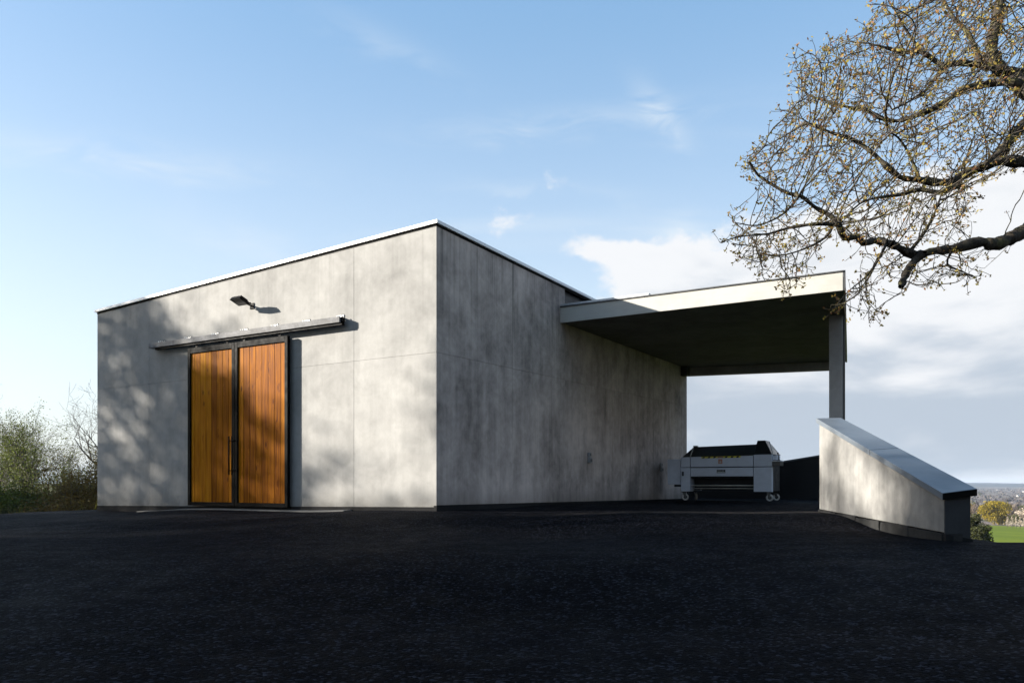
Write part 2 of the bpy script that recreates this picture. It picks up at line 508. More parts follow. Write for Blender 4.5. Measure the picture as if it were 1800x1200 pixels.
def np_mesh(name, verts, faces, mat, parent=None, smooth=False):
    me = bpy.data.meshes.new(name)
    verts = np.asarray(verts, dtype=np.float32); faces = np.asarray(faces, dtype=np.int32)
    nf, w = faces.shape
    me.vertices.add(len(verts)); me.vertices.foreach_set('co', verts.ravel())
    me.loops.add(nf * w); me.loops.foreach_set('vertex_index', faces.ravel())
    me.polygons.add(nf)
    me.polygons.foreach_set('loop_start', np.arange(0, nf * w, w, dtype=np.int32))
    me.polygons.foreach_set('loop_total', np.full(nf, w, dtype=np.int32))
    me.update(calc_edges=True)
    me.validate()
    me.materials.append(MATS[mat])
    if smooth: me.shade_smooth()
    return link(bpy.data.objects.new(name, me), parent)


def segs_mesh(P0, P1, R0, R1, n):
    """frustums for many branch segments -> verts, quads"""
    P0 = np.asarray(P0, float); P1 = np.asarray(P1, float)
    d = P1 - P0
    L = np.linalg.norm(d, axis=1, keepdims=True); d = d / np.maximum(L, 1e-9)
    ref = np.where(np.abs(d[:, 2:3]) < 0.9, np.array([[0, 0, 1.0]]), np.array([[1.0, 0, 0]]))
    a = np.cross(d, ref); a /= np.linalg.norm(a, axis=1, keepdims=True)
    b = np.cross(d, a)
    t = np.arange(n) * 2 * np.pi / n
    o = a[:, None, :] * np.cos(t)[None, :, None] + b[:, None, :] * np.sin(t)[None, :, None]
    ext = d * np.minimum(np.asarray(R1)[:, None] * 0.5, 0.05)
    A = P0[:, None, :] + o * np.asarray(R0)[:, None, None]
    B = (P1 + ext)[:, None, :] + o * np.asarray(R1)[:, None, None]
    V = np.concatenate([A, B], axis=1).reshape(-1, 3)
    base = (np.arange(len(P0)) * 2 * n)[:, None]
    i = np.arange(n)[None, :]; j = (np.arange(n) + 1)[None, :] % n
    F = np.stack([base + i, base + j, base + n + j, base + n + i], axis=-1).reshape(-1, 4)
    return V, F


def leaf_quads(rng, C, size, jitter=0.4, up=0.0):
    C = np.asarray(C, float); m = len(C)
    a = rng.normal(size=(m, 3)); a /= np.linalg.norm(a, axis=1, keepdims=True)
    q = rng.normal(size=(m, 3)); q[:, 2] += up
    b = np.cross(a, q); b /= np.linalg.norm(b, axis=1, keepdims=True)
    s = size * (1 - jitter + 2 * jitter * rng.random(m))[:, None]
    w = s * 0.55
    V = np.stack([C - a * s * 0.5, C + b * w * 0.5, C + a * s * 0.5, C - b * w * 0.5], axis=1).reshape(-1, 3)
    F = np.arange(m * 4).reshape(-1, 4)
    return V, F

# ------------------------------------------------------------------ site frame
# building frame: x along the door front (to the right), y into the building
CX, CY = -1.32, 14.05
UX, UY = 0.857, -0.5155
RZ = math.atan2(UY, UX)
U = Vector((math.cos(RZ), math.sin(RZ), 0)); V_ = Vector((-U.y, U.x, 0))


def W(u, v, z=0.0):
    return Vector((CX, CY, 0)) + U * u + V_ * v + Vector((0, 0, z))


def at(px, py, Y):
    return Vector(((px - 900) / FPX * Y, Y, EYE + (848 - py) / FPX * Y))

# ------------------------------------------------------------------ ground
CTRL = np.array([
    (0, 0, 0.0), (0, 5, 0.10), (-6, 3, 0.02), (6, 3, 0.05), (-14, 0, -0.1), (14, 0, -0.1), (0, -10, -0.3),
    (-1.4, 13.9, 0.655), (-5.5, 16.4, 0.59), (-9.9, 19.0, 0.49), (-13.5, 21.0, 0.20), (-13, 14, 0.28), (-20, 22, -0.1),
    (-25, 10, -0.3), (4.9, 9.3, 0.50), (5.2, 13.9, 0.645), (5.6, 9.5, 0.425), (8.5, 9.5, 0.425), (13, 9.6, 0.42), (25, 10, 0.3),
    (0, 10, 0.43), (-6, 10, 0.36), (2.2, 13.6, 0.665), (1.3, 18, 0.67), (5, 22, 0.655), (6, 25.5, 0.655), (9.5, 24, 0.65),
    (7, 18, 0.655), (-8, 30, 0.4), (0, 30, 0.6)], dtype=float)


def ground_z(x, y):
    x = np.asarray(x, float); y = np.asarray(y, float)
    d2 = (x[..., None] - CTRL[:, 0]) ** 2 + (y[..., None] - CTRL[:, 1]) ** 2
    w = 1.0 / (d2 + 0.6) ** 1.7
    return (w * CTRL[:, 2]).sum(-1) / w.sum(-1)


def in_poly(x, y, poly):
    ins = np.zeros(np.shape(x), bool)
    n = len(poly)
    for i in range(n):
        x0, y0 = poly[i]; x1, y1 = poly[(i + 1) % n]
        c = ((y0 > y) != (y1 > y)) & (x < (x1 - x0) * (y - y0) / (y1 - y0 + 1e-12) + x0)
        ins ^= c
    return ins


YARD = [(-40, -15), (25, -15), (25, 9.5), (5.85, 9.5), (6.0, 14.4), (10.2, 24.6), (5.3, 26.2), (-6, 33), (-11, 20.6),
        (-14.5, 21.0), (-40, 23)]


def build_forecourt():
    s = 0.2
    xs = np.arange(-40, 25.01, s); ys = np.arange(-15, 34.01, s)
    X, Y = np.meshgrid(xs, ys)
    Z = ground_z(X, Y)
    idx = np.arange(X.size).reshape(X.shape)
    cx = (X[:-1, :-1] + s / 2); cy = (Y[:-1, :-1] + s / 2)
    ok = in_poly(cx, cy, YARD)
    F = np.stack([idx[:-1, :-1], idx[:-1, 1:], idx[1:, 1:], idx[1:, :-1]], axis=-1)[ok]
    Vv = np.stack([X.ravel(), Y.ravel(), Z.ravel()], axis=-1)
    used = np.unique(F); remap = np.full(len(Vv), -1); remap[used] = np.arange(len(used))
    Vv = Vv[used]; F = remap[F]
    # skirt
    e = np.concatenate([F[:, [0, 1]], F[:, [1, 2]], F[:, [2, 3]], F[:, [3, 0]]])
    key = np.sort(e, axis=1)
    uq, inv, cnt = np.unique(key, axis=0, return_inverse=True, return_counts=True)
    be = e[cnt[inv.ravel()] == 1]
    low = Vv.copy(); low[:, 2] -= 0.7
    n = len(Vv)
    Fs = np.stack([be[:, 1], be[:, 0], be[:, 0] + n, be[:, 1] + n], axis=-1)
    o = np_mesh('forecourt', np.concatenate([Vv, low]), np.concatenate([F, Fs]), 'asphalt', smooth=False)
    bm = bmesh.new(); bm.from_mesh(o.data)
    bmesh.ops.delete(bm, geom=[v for v in bm.verts if not v.link_faces], context='VERTS')
    for f in bm.faces:
        f.smooth = abs(f.normal.z) > 0.5
    bm.to_mesh(o.data); bm.free()
    tag(o, 'black asphalt forecourt sloping up to the concrete building', kind='structure')


build_forecourt()

TER_R = np.array([0, 12, 20, 30, 45, 110, 250, 420, 700, 1200, 2000, 4000, 5200, 6500, 8000, 9500], float)
TER_Z = np.array([-.5, -.5, -.5, -1.2, -3.2, -8.5, -15.5, -19.6, -27, -34, -36, -33, -30, -12, 4, -20], float)


def terrain_z(x, y):
    r = np.hypot(np.asarray(x, float), np.asarray(y, float) - 6)
    az = np.degrees(np.arctan2(np.asarray(x, float), np.asarray(y, float)))
    z = np.interp(r, TER_R, TER_Z)
    # the hillside stays higher to the left
    lift = np.clip((8 - az) / 30, 0, 1) * np.clip((r - 20) / 40, 0, 1)
    near = np.interp(r, [0, 20, 60, 400, 1500, 9500], [-.5, -.5, -.7, -2.0, -12, -20])
    z = z * (1 - lift) + near * lift
    # long swells
    z = z + np.clip((r - 300) / 1500, 0, 1) * 3.0 * np.sin(np.asarray(x) / 530.0 + 1.1) * np.cos(np.asarray(y) / 710.0)
    # field tilts down to the right
    t = np.clip((az - 24) / 14, -1.0, 1.0) * np.clip((r - 80) / 200, 0, 1) * np.clip((700 - r) / 300, 0, 1)
    z = z - t * 2.4 + 1.4 * np.clip((r - 80) / 200, 0, 1) * np.clip((700 - r) / 300, 0, 1) * (az > 0)
    # uneven crest of the far hill
    z = z + np.clip((r - 6500) / 1500, 0, 1) * (5.0 * np.sin(az * 0.31 + 0.7) + 2.2 * np.sin(az * 1.3))
    return z


def build_terrain():
    m, k, b, out = new_mat('countryside')
    p = k.n('ShaderNodeNewGeometry').outputs['Position']
    flat = k.vmath('MULTIPLY', p, (1, 1, 0))
    r = k.vmath('LENGTH', flat)
    n1 = k.noise(flat, 0.02, 6.0, 0.6)
    n2 = k.noise(flat, 0.6, 5.0, 0.65)
    grass = k.mix(k.ss(k.math('ADD', k.math('MULTIPLY', n1, 0.6), k.math('MULTIPLY', n2, 0.4)), 0.36, 0.64),
                  c4(0.072, 0.105, 0.002), c4(0.115, 0.150, 0.003))
    rough = k.mix(k.ss(n2, 0.35, 0.65), c4(0.05, 0.055, 0.02), c4(0.10, 0.095, 0.04))
    vor = k.n('ShaderNodeTexVoronoi', {'Vector': k.vmath('MULTIPLY', flat, (0.009, 0.0035, 1)), 'Scale': 1.0})
    patch = k.ramp(k.n('ShaderNodeSeparateColor', {0: vor.outputs['Color']}).outputs[0],
                   [(0, c4(0.10, 0.076, 0.068)), (0.3, c4(0.15, 0.118, 0.104)), (0.55, c4(0.08, 0.076, 0.050)),
                    (0.8, c4(0.12, 0.095, 0.082)), (1, c4(0.19, 0.16, 0.14))])
    speck = k.noise(flat, 0.03, 4.0, 0.7)
    patch = k.mix(k.ss(speck, 0.5, 0.7), patch, c4(0.035, 0.03, 0.026))
    far = k.mix(k.ss(r, 5000.0, 6000.0), patch, c4(0.02, 0.026, 0.026))
    col = k.mix(k.math('MULTIPLY', k.ss(r, 30.0, 60.0), k.ss(k.n('ShaderNodeSeparateXYZ', {0: p}).outputs[0], 5.0, 30.0)), rough, grass)
    col = k.mix(k.ss(r, 465.0, 480.0), col, far)
    k.set(b, 'Base Color', col)
    k.set(b, 'Roughness', 0.95)
    k.set(b, 'Specular IOR Level', 0.1)
    rad = np.concatenate([np.linspace(0.01, 60, 25), np.geomspace(66, 9500, 90)])
    az = np.radians(np.concatenate([np.linspace(-180, 10, 70, endpoint=False), np.linspace(10, 45, 90, endpoint=False),
                                    np.linspace(45, 180, 40, endpoint=False)]))
    Rr, A = np.meshgrid(rad, az)
    X = Rr * np.sin(A); Y = Rr * np.cos(A) + 6
    Z = terrain_z(X, Y)
    na, nr = X.shape
    idx = np.arange(X.size).reshape(na, nr)
    nxt = np.roll(idx, -1, axis=0)
    F = np.stack([idx[:, :-1], idx[:, 1:], nxt[:, 1:], nxt[:, :-1]], axis=-1).reshape(-1, 4)
    o = np_mesh('terrain', np.stack([X.ravel(), Y.ravel(), Z.ravel()], -1), F[:, ::-1], 'countryside', smooth=True)
    tag(o, 'green field and hazy valley falling away below the site', kind='structure')


build_terrain()

# threshold slab in front of the doors
def build_threshold():
    bm = bmesh.new()
    us = np.linspace(-8.15, -1.95, 24)
    top = []
    for u in us:
        a = W(u, -0.24); c = W(u, 0.05)
        top.append((a, c, float(ground_z(a.x, a.y)) + 0.018, float(ground_z(c.x, c.y)) + 0.03))
    vs = [[bm.verts.new((a.x, a.y, za - .1)), bm.verts.new((a.x, a.y, za)), bm.verts.new((c.x, c.y, zc)), bm.verts.new((c.x, c.y, zc - .1))]
          for a, c, za, zc in top]
    for i in range(len(vs) - 1):
        for q in range(4):
            bm.faces.new((vs[i][q], vs[i][(q + 1) % 4], vs[i + 1][(q + 1) % 4], vs[i + 1][q]))
    bm.faces.new(vs[0]); bm.faces.new(list(reversed(vs[-1])))
    o = bm_obj('threshold', bm, 'threshold_concrete')
    tag(o, 'pale concrete threshold strip under the wooden doors', kind='structure')


build_threshold()

# ------------------------------------------------------------------ the concrete building
bld = empty('concrete_building', W(0, 0, 0), RZ)
tag(bld, 'flat roofed grey concrete building with white roof edge', 'building')
UL = -10.03; VB = 13.3
TOPC, TOPL, TOPR = 5.66, 5.20, 5.40          # wall-top heights: near corner, left end, far right end


def top_front(u): return TOPC + (TOPL - TOPC) * (u / UL)
def top_side(v): return TOPC + (TOPR - TOPC) * (v / VB)
def top_back(u): return TOPR + (TOPL - TOPC) * (u / UL)
def seam_front(u): return 3.43 + (3.37 - 3.43) * (u / UL)
def seam_side(v): return 3.43 + 0.010 * v
GAP = 0.0022
TH = 0.22


def front_panel(u0, u1, zb, zt, miter0=0.0, miter1=0.0):
    a, b_ = u0 + (0 if miter0 else GAP), u1 - (0 if miter1 else GAP)
    pts = [(a, 0, zb(a)), (b_, 0, zb(b_)), (b_ - miter1, TH, zb(b_)), (a + miter0, TH, zb(a)),
           (a, 0, zt(a)), (b_, 0, zt(b_)), (b_ - miter1, TH, zt(b_)), (a + miter0, TH, zt(a))]
    return hexobj('concrete_panel', pts, 'concrete_front', bld, 0.002)


def side_panel(v0, v1, zb, zt, miter0=0.0, mat='concrete_side'):
    a, b_ = v0 + (0 if miter0 else GAP), v1 - GAP
    pts = [(0, a, zb(a)), (0, b_, zb(b_)), (-TH, b_, zb(b_)), (-TH, a + miter0, zb(a)),
           (0, a, zt(a)), (0, b_, zt(b_)), (-TH, b_, zt(b_)), (-TH, a + miter0, zt(a))]
    return hexobj('concrete_panel', pts, mat, bld, 0.003)


ucut = [UL, -8.05, -5.0, -1.91, 0.0]
for i in range(4):
    m0 = 0.0; m1 = TH if i == 3 else 0.0
    if i == 1: u0, u1 = -8.05, -1.91
    elif i == 2: continue
    else: u0, u1 = ucut[i], ucut[i + 1]
    front_panel(u0, u1, lambda u: 0.722 + 0.012 * u, lambda u: seam_front(u) - GAP * .6, m0, m1)
    front_panel(u0, u1, lambda u: seam_front(u) + GAP * .6, lambda u: top_front(u) - 0.005, m0, m1)
CAN_TOP = 5.10
vcut = [0.0, 2.58, 4.89, 7.5, 10.4, VB]
for i in range(5):
    m0 = TH if i == 0 else 0.0
    side_panel(vcut[i], vcut[i + 1], lambda v: 0.755 - 0.008 * v, lambda v: seam_side(v) - GAP * .6, m0)
    if i < 2:
        side_panel(vcut[i], vcut[i + 1], lambda v: seam_side(v) + GAP * .6, lambda v: top_side(v) - 0.005, m0)
    else:
        side_panel(vcut[i], vcut[i + 1], lambda v: seam_side(v) + GAP * .6, lambda v: CAN_TOP + 0.04, m0)
# dark clerestory cladding above the canopy, set back
for i in range(2, 5):
    a, b_ = vcut[i] + .004, vcut[i + 1] - .004
    hexobj('dark_panel', [(-.10, a, CAN_TOP), (-.10, b_, CAN_TOP), (-.2, b_, CAN_TOP), (-.2, a, CAN_TOP),
                          (-.10, a, top_side(a) - .006), (-.10, b_, top_side(b_) - .006), (-.2, b_, top_side(b_) - .006), (-.2, a, top_side(a) - .006)],
           'dark_cladding', bld)
# core behind the joints, back and left walls
hexobj('core_wall', [(UL + .02, .02, .2), (-.02, .02, .2), (-.02, .2, .2), (UL + .02, .2, .2),
                     (UL + .02, .02, TOPL - .06), (-.02, .02, TOPC - .06), (-.02, .2, TOPC - .06), (UL + .02, .2, TOPL - .06)],
       'plinth_bitumen', bld)
hexobj('core_wall', [(-.2, .23, .2), (-.02, .23, .2), (-.02, VB - .02, .2), (-.2, VB - .02, .2),
                     (-.2, .23, 5.05), (-.02, .23, 5.05), (-.02, VB - .02, 5.05), (-.2, VB - .02, 5.05)],
       'plinth_bitumen', bld)
hexobj('left_wall', [(UL, TH + .01, .2), (UL + TH, TH + .01, .2), (UL + TH, VB, .2), (UL, VB, .2),
                     (UL, TH + .01, TOPL - .01), (UL + TH, TH + .01, TOPL - .01), (UL + TH, VB, top_back(UL) - .01), (UL, VB, top_back(UL) - .01)],
       'concrete_front', bld)
hexobj('back_wall', [(UL + TH + .01, VB - TH, .2), (-TH - .01, VB - TH, .2), (-TH - .01, VB, .2), (UL + TH + .01, VB, .2),
                     (UL + TH + .01, VB - TH, top_back(UL) - .02), (-TH - .01, VB - TH, TOPR - .02), (-TH - .01, VB, TOPR - .02), (UL + TH + .01, VB, top_back(UL) - .02)],
       'concrete_front', bld)
hexobj('roof', [(UL + .25, .25, TOPL - .25), (-.25, .25, TOPC - .25), (-.25, VB - .25, TOPR - .25), (UL + .25, VB - .25, top_back(UL) - .25),
                (UL + .25, .25, TOPL - .08), (-.25, .25, TOPC - .08), (-.25, VB - .25, TOPR - .08), (UL + .25, VB - .25, top_back(UL) - .08)],
       'dark_trim', bld)
# plinth strips
for (u0, u1) in ((UL, -8.05), (-8.05, -5.0), (-5.0, -1.91), (-1.91, -0.004)):
    hexobj('plinth', [(u0 + .002, -.012, .15), (u1 - .002, -.012, .15), (u1 - .002, .05, .15), (u0 + .002, .05, .15),
                      (u0 + .002, -.012, .715 + .012 * u0), (u1 - .002, -.012, .715 + .012 * u1), (u1 - .002, .05, .715 + .012 * u1), (u0 + .002, .05, .715 + .012 * u0)],
           'plinth_bitumen', bld)
for i in range(5):
    v0, v1 = vcut[i] - (.014 if i == 0 else 0), vcut[i + 1]
    hexobj('plinth', [(-.05, v0, .15), (.012, v0, .15), (.012, v1 - .003, .15), (-.05, v1 - .003, .15),
                      (-.05, v0, .748 - .008 * v0), (.012, v0, .748 - .008 * v0), (.012, v1 - .003, .748 - .008 * v1), (-.05, v1 - .003, .748 - .008 * v1)],
           'plinth_bitumen', bld)
# shadow-gap strip and white roof edge trims
E = 0.045
def trim(name, a, b_, za, zb, out, inn, h0, h1, mat):
    """a,b_: (u,v) ends; out/inn: offset vectors across"""
    p = []
    for hz in (h0, h1):
        p += [(a[0] + out[0], a[1] + out[1], za + hz), (b_[0] + out[2], b_[1] + out[3], zb + hz),
              (b_[0] + inn[2], b_[1] + inn[3], zb + hz), (a[0] + inn[0], a[1] + inn[1], za + hz)]
    hexobj(name, p, mat, bld)


trim('roof_edge', (UL, 0), (0, 0), TOPL, TOPC, (-E, -E, E, -E), (.25, .25, -.25, .25), 0.015, 0.072, 'white_metal')
trim('roof_edge', (0, 0), (0, VB), TOPC, TOPR, (E, -E + .002, E, E), (-.25, .252, -.25, -.25), 0.015, 0.072, 'white_metal')
trim('roof_edge', (UL, 0), (UL, VB), TOPL, top_back(UL), (-E, -E + .002, -E, E), (.25, .252, .25, -.25), 0.015, 0.072, 'white_metal')
trim('roof_edge', (UL, VB), (0, VB), top_back(UL), TOPR, (-E + .002, E, E - .002, E), (.252, -.25, -.252, -.25), 0.015, 0.072, 'white_metal')
trim('roof_edge_drip', (UL, 0), (0, 0), TOPL, TOPC, (-.004, -.004, .004, -.004), (.1, .1, -.1, .1), -.030, 0.013, 'black_steel')
trim('roof_edge_drip', (0, 0), (0, VB), TOPC, TOPR, (.004, -.003, .004, .004), (-.1, .102, -.1, -.1), -.030, 0.013, 'black_steel')

# ------------------------------------------------------------------ canopy
can = empty('canopy', W(0, 0, 0), RZ)
tag(can, 'flat concrete canopy on a column beside the building', 'canopy')
SOF = 4.745
FL, FR, BR, BL = (0.02, 4.70), (5.94, 4.70), (4.55, 14.35), (0.02, 13.30)


def plan_prism(name, pts, z0, z1, mat, parent, bevel=0.0):
    bm = bmesh.new()
    lo = [bm.verts.new((x, y, z0)) for x, y in pts]; hi = [bm.verts.new((x, y, z1)) for x, y in pts]
    bm.faces.new(list(reversed(lo))); bm.faces.new(hi)
    n = len(pts)
    for i in range(n):
        bm.faces.new((lo[i], lo[(i + 1) % n], hi[(i + 1) % n], hi[i]))
    return bm_obj(name, bm, mat, parent, bevel=bevel)


def lerp2(a, b_, t): return (a[0] + (b_[0] - a[0]) * t, a[1] + (b_[1] - a[1]) * t)


# soffit cast in bays, with recessed joints between
NB = 5
for i in range(NB):
    t0 = i / NB + (0.0006 if i else 0.004); t1 = (i + 1) / NB - (0.0006 if i < NB - 1 else 0)
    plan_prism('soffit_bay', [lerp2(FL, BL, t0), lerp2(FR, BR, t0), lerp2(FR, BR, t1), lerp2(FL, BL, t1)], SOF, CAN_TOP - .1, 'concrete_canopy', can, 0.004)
plan_prism('roof_slab', [(FL[0] + .02, FL[1] + .02), (FR[0] - .02, FR[1] + .02), (BR[0] - .02, BR[1] - .02), (BL[0] + .02, BL[1] - .02)], CAN_TOP - .096, CAN_TOP - .01, 'dark_trim', can)
# front fascia in two boards and its dark drip edge
box('fascia', 0.0, 5.935, 4.664, 4.699, SOF - .012, CAN_TOP - .022, 'fascia_panel', can, 0.003)
box('drip_edge', -0.03, 5.95, 4.64, 4.73, CAN_TOP - .020, CAN_TOP + .004, 'dark_trim', can)
box('flashing', -0.03, 2.1, 4.66, 4.90, CAN_TOP + .006, CAN_TOP + .05, 'galvanised', can)
# right-hand edge board
d = Vector((BR[0] - FR[0], BR[1] - FR[1])).normalized(); nx, ny = d.y, -d.x
sd = [(FR[0] + .002, FR[1] - .036), (FR[0] + .04, FR[1] - .036), (BR[0] + nx * .03, BR[1] + ny * .03), (BR[0] + nx * .002, BR[1] + ny * .002)]
plan_prism('side_fascia', sd, SOF - .012, CAN_TOP + .006, 'dark_trim', can)
# back beam
plan_prism('back_beam', [(0.02, 12.98), (BR[0] - .1, 14.0), (BR[0] - .02, 14.3), (0.02, 13.28)], 4.50, SOF - .002, 'concrete_column', can, 0.006)
box('bracket', 0.004, .20, 12.7, 12.97, 4.46, SOF - .002, 'dark_trim', can)
# column with its base far behind the ramped wall
col_pts = [(5.30, 7.00), (5.57, 7.00), (5.53, 7.30), (5.26, 7.30)]
plan_prism('column', col_pts, 0.45, SOF - .002, 'concrete_column', can, 0.006)
plan_prism('drain_pipe', [(5.572, 7.02), (5.62, 7.02), (5.61, 7.10), (5.562, 7.10)], 0.45, SOF - .015, 'dark_trim', can)

# ------------------------------------------------------------------ sliding doors
DZ0, DZ1 = 0.665, 4.03
DV0, DV1 = -0.155, -0.085          # outer / inner face of the frames


def door_leaf(u0, u1, label, hand, nb, first):
    root = empty('sliding_door', W(u0, DV1, DZ0), RZ)
    tag(root, label, 'door', 'the pair of sliding doors')
    w = u1 - u0; h = DZ1 - DZ0; t = DV1 - DV0
    fw, ft, fb = 0.085, 0.115, 0.075
    box('frame_stile', 0, fw, -t, 0, 0, h, 'black_steel', root, 0.004)
    box('frame_stile', w - fw, w, -t, 0, 0, h, 'black_steel', root, 0.004)
    box('frame_rail', fw + .001, w - fw - .001, -t + .001, 0, h - ft, h - .001, 'black_steel', root, 0.003)
    box('frame_rail', fw + .001, w - fw - .001, -t + .001, 0, 0.001, fb, 'black_steel', root, 0.003)
    x = fw + .002; xe = w - fw - .002
    rr = random.Random(first)
    ws = [first] + [1.0] * (nb - 2) + [0.72]
    tot = sum(ws)
    for q in ws:
        bw = (xe - x if q is ws[-1] and False else q / tot * (w - 2 * fw - .004))
        dy = rr.uniform(-.0015, .0015)
        bm = bmesh.new()
        addbox(bm, 0.002, bw - .002, -.030 + dy, -.006 + dy, 0, h - ft - fb - .004)
        o = bm_obj('plank', bm, 'varnished_pine', root, bevel=0.0035)
        o.location = (x, -.008, fb + .002)
        x += bw
    box('backing', fw + .003, w - fw - .003, -.012, -.004, fb + .002, h - ft - .002, 'machine_black', root)
    # long pull handle on two stand-offs
    hx = w - fw * .5 if hand == 'R' else fw * .5
    hz0, hz1 = 1.31 - DZ0, 2.10 - DZ0
    hd = tube('handle', (hx, -t - .10, hz0), (hx, -t - .10, hz1), 0.015, 'black_steel', root, 12, True)
    for z in (hz0 + .09, hz1 - .09):
        tube('standoff', (hx, -t + .002, z), (hx, -t - .10, z), 0.010, 'black_steel', hd, 8, True)
    # two trolley hangers reaching up into the track
    for xx in (0.25, w - 0.25):
        box('hanger', xx - .03, xx + .03, -t * .5 - .006, -t * .5 + .006, h + .001, h + .085, 'black_steel', root)
    return root


UD0, UDM, UD1 = -6.50, -5.02, -3.49
door_leaf(UD0, UDM - .004, 'left leaf of the orange wooden sliding doors', 'R', 8, 0.6)
door_leaf(UDM + .004, UD1, 'right leaf of the orange wooden sliding doors', 'L', 8, 0.8)

# track above the doors
tr = empty('door_track', W(0, 0, 4.09), RZ)
tag(tr, 'long grey steel sliding track above the wooden doors', 'door track')
T0, T1 = -7.78, -2.09
box('rail', T0, T1, -.20, -.075, 0.045, 0.155, 'rail_steel', tr, 0.004)
box('lower_channel', T0 + .18, T1 + .03, -.165, -.085, -.0, 0.043, 'black_steel', tr, 0.002)
box('end_stop', T1 + .002, T1 + .05, -.17, -.09, 0.046, 0.14, 'black_steel', tr, 0.01)
for px in (278, 324, 371, 421, 474, 529, 588):
    r_ = (px - 900) / FPX
    u = (14.05 * r_ + 1.32) / (.857 + .5155 * r_) + .21
    bk = empty('bracket', (u, 0, 0)); bk.parent = tr
    bm = bmesh.new(); addbox(bm, -.045, .045, -.15, 0.0, .157, .167); addbox(bm, -.045, .045, -.008, 0.0, .168, .235)
    bm_obj('plate', bm, 'rail_steel', bk)
    for dx in (-.03, .03):
        tube('bolt', (dx, -.02, .205), (dx, -.009, .205), 0.012, 'bolt_zinc', bk, 6)
        tube('bolt', (dx, -.115, .168), (dx, -.115, .195), 0.012, 'bolt_zinc', bk, 6)

# ------------------------------------------------------------------ floodlight over the doors
fl = empty('floodlight', W(-4.66, 0, 4.76), RZ)
tag(fl, 'black floodlight on a short arm above the sliding doors', 'light')
box('wall_plate', -.06, .06, -.018, 0.0, -.06, .06, 'black_steel', fl, 0.003)
tube('arm', (0, -.018, 0), (0, -.15, .02), 0.016, 'black_steel', fl, 10, True)
bm = bmesh.new(); addbox(bm, -.13, .13, -.165, -.145, .005, .03); addbox(bm, -.13, -.118, -.24, -.144, -.0, .03); addbox(bm, .118, .13, -.24, -.144, -.0, .03)
bm_obj('yoke', bm, 'black_steel', fl)


def tilt(pts, piv, ang):
    c, s = math.cos(ang), math.sin(ang)
    return [(x, piv[0] + (y - piv[0]) * c - (z - piv[1]) * s, piv[1] + (y - piv[0]) * s + (z - piv[1]) * c) for x, y, z in pts]


def tbox(name, x0, x1, y0, y1, z0, z1, mat, parent, ang=R(-20), taper=0.0):
    p = [(x0, y0, z0), (x1, y0, z0), (x1, y1, z0), (x0, y1, z0),
         (x0 + taper, y0 + taper, z1), (x1 - taper, y0 + taper, z1), (x1 - taper, y1 - taper, z1), (x0 + taper, y1 - taper, z1)]
    return hexobj(name, tilt(p, (-.22, .02), ang), mat, parent, 0.003)


hs = tbox('housing', -.155, .155, -.45, -.20, -.02, .045, 'black_steel', fl, taper=0.02)
for q in range(7):
    x = -.12 + q * .04
    tbox('fin', x - .004, x + .004, -.42, -.24, .046, .068, 'black_steel', hs)
tbox('glass', -.135, .135, -.435, -.22, -.026, -.0205, 'lamp_glass', fl)

# ------------------------------------------------------------------ wall sockets on the shaded side
for (v, z, lab) in ((6.12, 1.75, 'small grey outlet box on the shaded wall, nearer the corner'),
                    (10.95, 1.60, 'small grey outlet box on the shaded wall, beside the machine')):
    so = empty('outlet_box', W(0, v, z), RZ)
    tag(so, lab, 'outlet', 'outlet boxes on the shaded wall')
    box('switch_cover', 0, .055, -.055, .055, .012, .125, 'plastic_grey', so, 0.006)
    box('socket_body', 0, .075, -.055, .055, -.125, .004, 'plastic_grey', so, 0.006)
    box('switch', .056, .066, -.018, .018, .05, .095, 'dark_trim', so, 0.002)
    box('socket_lid', .076, .084, -.045, .045, -.10, -.03, 'dark_trim', so, 0.002)

# ------------------------------------------------------------------ ramped boundary wall at the right
rw = empty('boundary_wall', (0, 0, 0))
tag(rw, 'concrete wall with slate coloured coping sloping down towards the field', 'wall')
SC = 0.933                                   # the wall stands a little nearer than the canopy
NLx, NLy = 5.375 * SC, 10.0 * SC; NRx, NRy = 5.80 * SC, 10.19 * SC; FLx, FLy = 5.735 * SC, 15.0 * SC; FRx, FRy = 6.12 * SC, 15.05 * SC
def zs(z): return EYE + (z - EYE) * SC
ZTF, ZTN = zs(2.255), zs(0.945)


def wall_top(y): return ZTN + (ZTF - ZTN) * (y / SC - 10.0) / 5.0


hexobj('body', [(NLx, NLy, zs(.53)), (NRx, NRy, zs(.45)), (FRx, FRy, zs(.50)), (FLx, FLy, zs(.66)),
                (NLx, NLy, wall_top(NLy)), (NRx, NRy, wall_top(NRy)), (FRx, FRy, wall_top(FRy)), (FLx, FLy, wall_top(FLy))],
       'concrete_boundary', rw, 0.006)
ov = 0.045
SPLIT = 0.475


def cap_piece(t0, t1):
    L0 = Vector((NLx - ov, NLy - .05)); L1 = Vector((FLx - ov, FLy + .03))
    R0 = Vector((NRx + ov + .02, NRy - .04)); R1 = Vector((FRx + ov, FRy + .03))
    a, b_, c, d_ = L0.lerp(L1, t0), R0.lerp(R1, t0), R0.lerp(R1, t1), L0.lerp(L1, t1)
    p = []
    for hz in (0.006, 0.085):
        for q in (a, b_, c, d_):
            p.append((q.x, q.y, wall_top(q.y) + hz))
    hexobj('coping', p, 'coping_slate', rw, 0.004)


